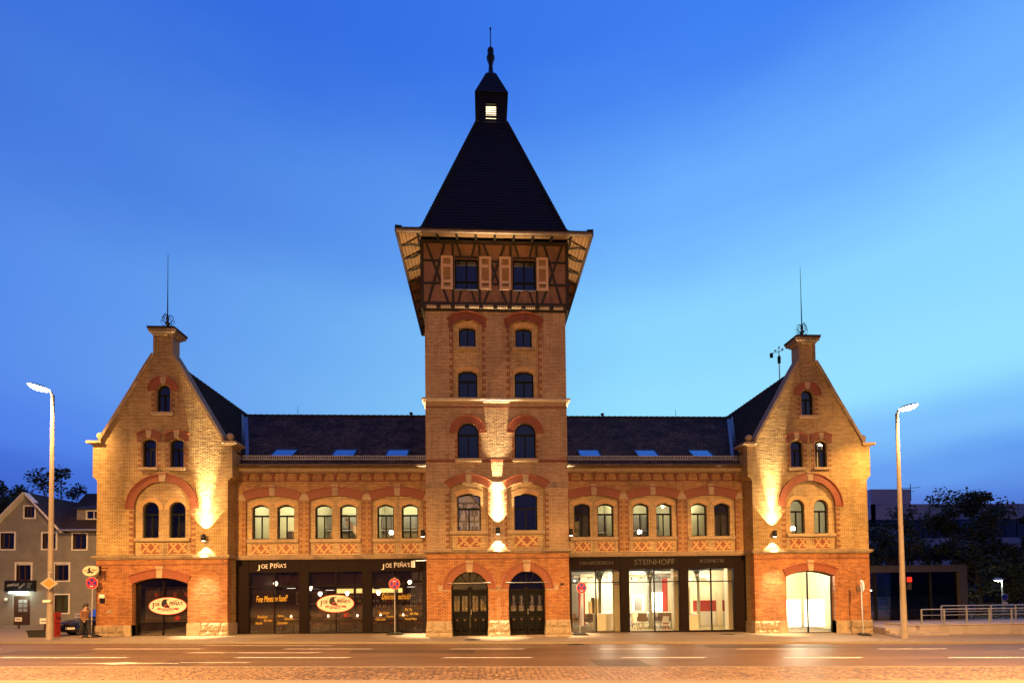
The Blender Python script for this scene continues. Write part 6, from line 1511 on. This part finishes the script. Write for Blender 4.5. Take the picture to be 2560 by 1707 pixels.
# ------------------------------------------------------------------ trees
def tree(name, x, y, z, h, rx, label, group, seed, leaf=.30, n=2600, trunk=.3, clumps=16, low=.25, mat_=None):
    t = thing(name, label, 'tree', (x, y, z), 0, group); r = random.Random(seed); n = int(n*1.6)
    T = MB(); top = h*.75
    T.tube([(0, 0, 0), (.1, 0, top*.35), (-.1, .1, top*.7), (0, 0, top)], [trunk, trunk*.7, trunk*.4, .05], BARK, 8)
    cl = []
    for i in range(clumps):
        a = r.uniform(0, 2*PI); f = r.uniform(low, 1.0); R = rx*math.sqrt(max(.08, 1 - ((f - .55)/.55)**2))*r.uniform(.35, 1)
        c = Vector((R*math.cos(a), R*math.sin(a), h*f*.93)); cl.append((c, r.uniform(.55, 1.25)*rx*.34))
        T.tube([(0, 0, min(top, c.z*.6)), tuple(c*.55 + Vector((0, 0, c.z*.2))), tuple(c)], [trunk*.3, trunk*.16, .02], BARK, 5)
    T.build('trunk', t)
    F = MB(); k = F.slot(mat_ or LEAFD)
    for i in range(n):
        c, rr = r.choice(cl); d = Vector((r.gauss(0, 1), r.gauss(0, 1), r.gauss(0, .8))).normalized()*rr*r.uniform(.35, 1.12); p = c + d
        if p.z < h*.12: continue
        u = Vector((r.gauss(0, 1), r.gauss(0, 1), r.gauss(0, .6))).normalized(); w = u.cross(Vector((r.gauss(0, 1), r.gauss(0, 1), r.gauss(0, 1)))).normalized(); s_ = leaf*r.uniform(.55, 1.2)
        b = len(F.v); F.v += [tuple(p - u*s_*.5), tuple(p + w*s_*.28), tuple(p + u*s_*.5), tuple(p - w*s_*.28)]; F.f.append((b, b+1, b+2, b+3)); F.mi.append(k)
    F.build('crown', t)
    return t
GL = 'trees behind the rendered house'; GR_ = 'trees beyond the glass pavilion'
tree('broadleaf_tree', -49.5, 24, .5, 12.6, 4.6, 'round dark tree at the picture edge behind the rendered house', GL, 1, .4, 3200)
tree('broadleaf_tree', -44.0, 20, .5, 12.6, 3.4, 'dark tree rising directly above the white gable edge', GL, 2, .34, 3000)
tree('broadleaf_tree', -42.0, 22.5, .5, 14.6, 2.8, 'open, airy tree with single leaves against the sky, left of the lamp pole', GL, 3, .34, 1500, clumps=20, low=.5)
tree('broadleaf_tree', -38.5, 24, .4, 12.9, 3.2, 'low dark tree behind the house ridge, right of the lamp pole', GL, 4, .34, 2200)
tree('broadleaf_tree', -34.8, 24, .4, 12.7, 2.6, 'dark tree crown just above the house roof beside the brick gable', GL, 5, .32, 1700)
for i, (x, y, h, rx, n, lab) in enumerate(((38.9, 21, 9.6, 3.2, 3200, 'dark tree just above the pavilion roof, touching the right gable edge'), (42.5, 23, 10.8, 3.0, 2600, 'taller dark tree between the right gable and the street lamp'), (46.5, 25, 12.0, 3.4, 3000, 'dark tree behind the right street lamp'), (50.0, 23, 13.6, 3.6, 3800, 'big dark tree with airy top beside the right street lamp'), (54.5, 24, 13.3, 3.8, 3800, 'tall full dark tree right of the airy one'), (59.0, 25, 9.0, 2.2, 1800, 'small dark tree before the pale office bands'), (47.5, 18.5, 8.6, 3.0, 2600, 'low dark tree above the glass pavilion'), (51.2, 17.5, 8.4, 2.6, 2400, 'low dark tree hanging over the pavilion corner'), (57.6, 21, 14.4, 1.7, 1300, 'slim tree reaching in at the right picture edge'))):
    tree('broadleaf_tree', x, y, gz(x) - .1, h, rx, lab, GR_, 20 + i, .36, n, low=.18)

# ------------------------------------------------------------------ the house across the street, mirrored in the tower window
def opposite():
    H = thing('half_timbered_house', 'cream half-timbered house across the street, seen only mirrored in the lower left tower window', 'house')
    x0, x1, y, z0 = -12.5, .2, -46, 0
    A = MB(); A.prism([(x0, z0), (x0, 13), ((x0+x1)/2, 20), (x1, 13), (x1, z0)], y - 9, y, MATS['cream_wall_paint']); A.build('wall', H)
    T = MB(); Yt = y + .04
    for z in (3.4, 6.4, 9.4, 12.4, 15.2): T.box(max(x0, x0 + (z - 13)*.9), min(x1, x1 - (z - 13)*.9), y, Yt + .02, z, z + .28, TIMB)
    k = 0; x = x0
    while x < x1: T.box(x, x + .22, y, Yt, 3.4, 15.5 if x0 + 2 < x < x1 - 2 else 13, TIMB); x += 1.27
    for i in range(8):
        for z in (6.7, 9.7, 12.7):
            xa = x0 + .3 + i*1.5; d = .9 if i % 2 else -.9; T.prism([(xa, z), (xa + .22, z), (xa + .22 + d, z + 2.6), (xa + d, z + 2.6)], y, Yt - .01, TIMB)
    T.build('timber_frame', H)
    for z in (4.2, 7.3, 10.3, 13.3):
        for i in range(4):
            xa = x0 + 2.0 + i*2.6; W = MB(); W.box(xa, xa + 1.0, y, Yt + .05, z, z + 1.5, NIGHT); W.box(xa - .1, xa, y, Yt + .08, z - .1, z + 1.6, WHITE); W.box(xa + 1.0, xa + 1.1, y, Yt + .08, z - .1, z + 1.6, WHITE); W.box(xa, xa + 1, y, Yt + .08, z + 1.5, z + 1.6, WHITE); W.box(xa + .47, xa + .53, y, Yt + .08, z, z + 1.5, WHITE); W.box(xa, xa + 1, y, Yt + .075, z + .95, z + 1.0, WHITE); W.build('window', H)
    R = MB(); m = (x0 + x1)/2
    for u in (-1, 1): R.mesh([(m, y + .6, 20.3), (m, y - 9.5, 20.3), (m + u*7.2, y - 9.5, 12.5), (m + u*7.2, y + .6, 12.5)], [(0, 1, 2, 3)], TILE)
    R.build('roof', H)
opposite()
# ------------------------------------------------------------------ right side: pavilion, office, steps, ramp, railings
OFC = mat('pale_office_cladding', (.62, .55, .60), .8, var=.06)
Of = thing('office_building', 'pale banded office building with dark window strips behind the trees', 'building')
A = MB(); A.box(57, 95, 42, 60, -2, 13.9, DARKM)
for z0, z1 in ((11.8, 14.1), (7.6, 9.0), (4.3, 5.7), (1.0, 2.4)): A.box(56.5, 95.2, 41.6, 42.2, z0, z1, OFC); A.box(56.4, 57.2, 41.6, 60, z0, z1, OFC)
A.build('wall', Of)
A = MB(); A.box(57.8, 64.0, 43, 50, 13.9, 16.6, OFC); A.build('stair_tower', Of)
for j, (z0, z1) in enumerate(((9.0, 11.8), (5.7, 7.6), (2.4, 4.3))):
    W_ = MB()
    for k in range(20): W_.box(57.4 + k*1.85, 57.4 + k*1.85 + 1.7, 41.9, 41.95, z0, z1, NIGHT)
    W_.build('window_strip', Of)
L2 = MB(); r_ = random.Random(3)
for k in range(14): x = 75 + r_.uniform(0, 2.4); z = 9.4 - 1.9 - .0 + r_.uniform(-1.6, -.3); L2.box(x, x + .12, 41.8, 41.85, z, z + .10, BULB)
L2.build('lit_lamp', Of)
An = MB(); An.tube([(65.0, 44, 15), (65.0, 44, 17.6)], .05, DARKM, 5); An.tube([(63.6, 44, 16.9), (66.6, 44, 17.1)], .04, DARKM, 5); An.tube([(64.2, 44, 16.4), (65.6, 44, 16.5)], .04, DARKM, 5)
An.tube([(63.6, 44, 16.5), (63.6, 44, 17.2)], .03, DARKM, 5); tag(An.build('roof_antenna'), 'thin television antenna on the office roof', 'antenna')
Of2 = MB(); Of2.box(44, 57, 38, 50, -1, 10.3, OFC); Of2.box(43.8, 57, 37.8, 50.2, 10.3, 10.7, DARKM); tag(Of2.build('office_annex'), 'low pale flat-roofed block seen between the gable and the trees', 'building')
Pv = thing('glass_pavilion', 'dark flat-roofed glass pavilion with X bracing right of the brick building', 'pavilion')
zg = gz(33) - .05
PVM = mat('pavilion_cladding', (.045, .04, .04), .6, var=.08)
A = MB(); A.box(22.6, 37.2, 9.9, 17, 3.42, 3.95, PVM); A.build('roof', Pv)
A = MB(); A.box(36.55, 37.2, 9.92, 10.9, zg, 3.42, PVM); A.box(36.7, 37.2, 10.9, 17, zg, 3.42, PVM); A.build('pillar', Pv)
A = MB()
for x in (29.8, 34.3, 26): A.box(x - .05, x + .05, 10.0, 10.12, zg, 3.42, DARKM)
A.box(22.6, 36.6, 10.0, 10.1, zg, zg + .08, DARKM); A.build('window_frame', Pv)
A = MB(); A.box(22.6, 36.55, 10.14, 10.15, zg + .05, 3.42, GLASS); A.build('pane', Pv)
A = MB()
for a, b in (((34.4, zg), (36.5, 3.4)), ((36.5, zg), (34.4, 3.4))): A.tube([(a[0], 10.6, a[1]), (b[0], 10.6, b[1])], .05, DARKM, 6)
A.box(35.2, 35.6, 10.9, 11.1, zg, 3.4, DARKM); A.build('cross_brace', Pv)
A = MB(); A.box(34.0, 36.7, 12.6, 12.7, zg, 3.4, MATS['cream_wall_paint']); A.box(22.6, 34.0, 16.5, 16.6, zg, 3.4, BROWNW); A.box(22.6, 36.7, 10.1, 16.9, zg - .02, zg + .02, GREYW); A.build('interior_wall', Pv)
light('pavilion_light', 'POINT', (35.6, 11.6, 3.0), 3.0, (1, .8, .4), None, .1)
for (x, z, mt, lab) in ((31.0, 1.95, TUBE, 'white glowing strip added for a light reflected in the pavilion glass'), (33.1, 2.3, PEND, 'pale glowing strip added for a light reflected in the pavilion glass, behind the street lamp')):  # small glowing strips added in place of lights reflected in the glass
    m = MB(); m.box(x - .12, x + .12, 12.0, 12.06, z, z + .07, mt); m.box(x - .13, x + .13, 12.06, 12.1, z - .02, z + .1, DARKM); m.tube([(x, 12.08, z + .1), (x, 12.08, 3.4)], .012, DARKM, 5); tag(m.build('reflection_strip'), lab, 'lamp')
# steps
St = thing('stone_steps', 'three wide low stone steps at the right gable corner', 'steps')
m = MB(); CONC = mat('pale_concrete', (.34, .29, .27), .85, var=.12, vs_=2, bump=.006, bs=20, stain=.25)
for k, (y0, x1, z1) in enumerate(((-.45, 24.9, -.15), (-.13, 24.2, -.02), (.2, 23.66, .11))): m.box(21.85 - .02*k, x1, y0, 1.55 + .03*k, -.6 - .01*k, z1, CONC)
m.build('step', St)
Rp = thing('ramp_wall', 'pale concrete ramp wall with a steel handrail right of the steps', 'ramp')
m = MB(); m.box(23.7, 45, .0, 2.4, -.8, .22, CONC); m.box(23.6, 45, -.05, .1, .22, .27, CONC); m.build('wall', Rp)
def railing(x0, x1, y, z, step, h=.86):
    m = MB(); m.tube([(x0, y, z + h), (x1, y, z + h - .03)], .028, GALV, 8); m.tube([(x0, y, z + h*.62), (x1, y, z + h*.60)], .016, GALV, 6)
    m.build('handrail', Rp); x = x0
    while x <= x1 + .01: q = MB(); q.box(x - .035, x + .035, y - .02, y + .02, z, z + h, GALV); q.build('post', Rp); x += step
railing(23.85, 41.2, .05, .27, 1.34); railing(27.2, 44, 2.2, .25, 1.6, .95)
pa = MB(); pa.face([(21.7, 1.6, .10), (45, 1.6, .10), (70, 9.8, -.3), (22.6, 9.8, -.3)], CONC); struct(pa, 'plaza_paving')
sl_ = thing('path_lamp', 'small pale green-white path lamp on a thin post at the right edge', 'street lamp', (44.75, 14, gz(44.7)))
m = MB(); m.tube([(0, 0, 0), (0, 0, 3.3)], .06, GALV, 8); m.build('pole', sl_); m = MB(); m.lathe(-.35, 0, [(.30, 3.22), (.36, 3.30), (.22, 3.40), (.02, 3.44)], GALV, 12); m.build('housing', sl_); m = MB(); m.lathe(-.35, 0, [(.28, 3.215), (.2, 3.15), (.02, 3.12)], TUBE, 12); m.build('lens', sl_); light('path_light', 'POINT', (-.35, 0, 2.95), 60, (.85, 1, .75), sl_, .1)
rs = thing('round_road_sign', 'round dark sign with a small plate on a post under the path lamp', 'road sign', (44.5, 13.6, gz(44.5)))
m = MB(); m.tube([(0, .03, 0), (0, .03, 2.1)], .03, GALV, 6); m.build('post', rs); m = MB(); K = 20; m.prism([(.32*math.cos(2*PI*i/K), 1.75 + .32*math.sin(2*PI*i/K)) for i in range(K)], -.01, .01, GALV); m.prism([(.26*math.cos(2*PI*i/K), 1.75 + .26*math.sin(2*PI*i/K)) for i in range(K)], -.02, -.01, SIGNB); m.box(-.22, .22, -.01, .01, 1.05, 1.3, WHITE); m.build('sign_plate', rs)
hd = MB(); r_ = random.Random(12); k_ = hd.slot(LEAFD)
for i in range(2600):
    p = Vector((r_.uniform(38.5, 52), r_.uniform(10.5, 12.0), r_.uniform(-.5, .75))); u = Vector((r_.gauss(0, 1), r_.gauss(0, 1), r_.gauss(0, 1))).normalized(); w = u.cross(Vector((r_.gauss(0, 1), r_.gauss(0, 1), 1))).normalized(); b = len(hd.v); hd.v += [tuple(p - u*.08), tuple(p + w*.05), tuple(p + u*.08), tuple(p - w*.05)]; hd.f.append((b, b+1, b+2, b+3)); hd.mi.append(k_)
tag(hd.build('hedge'), 'low dark clipped hedge behind the ramp railing', 'hedge')
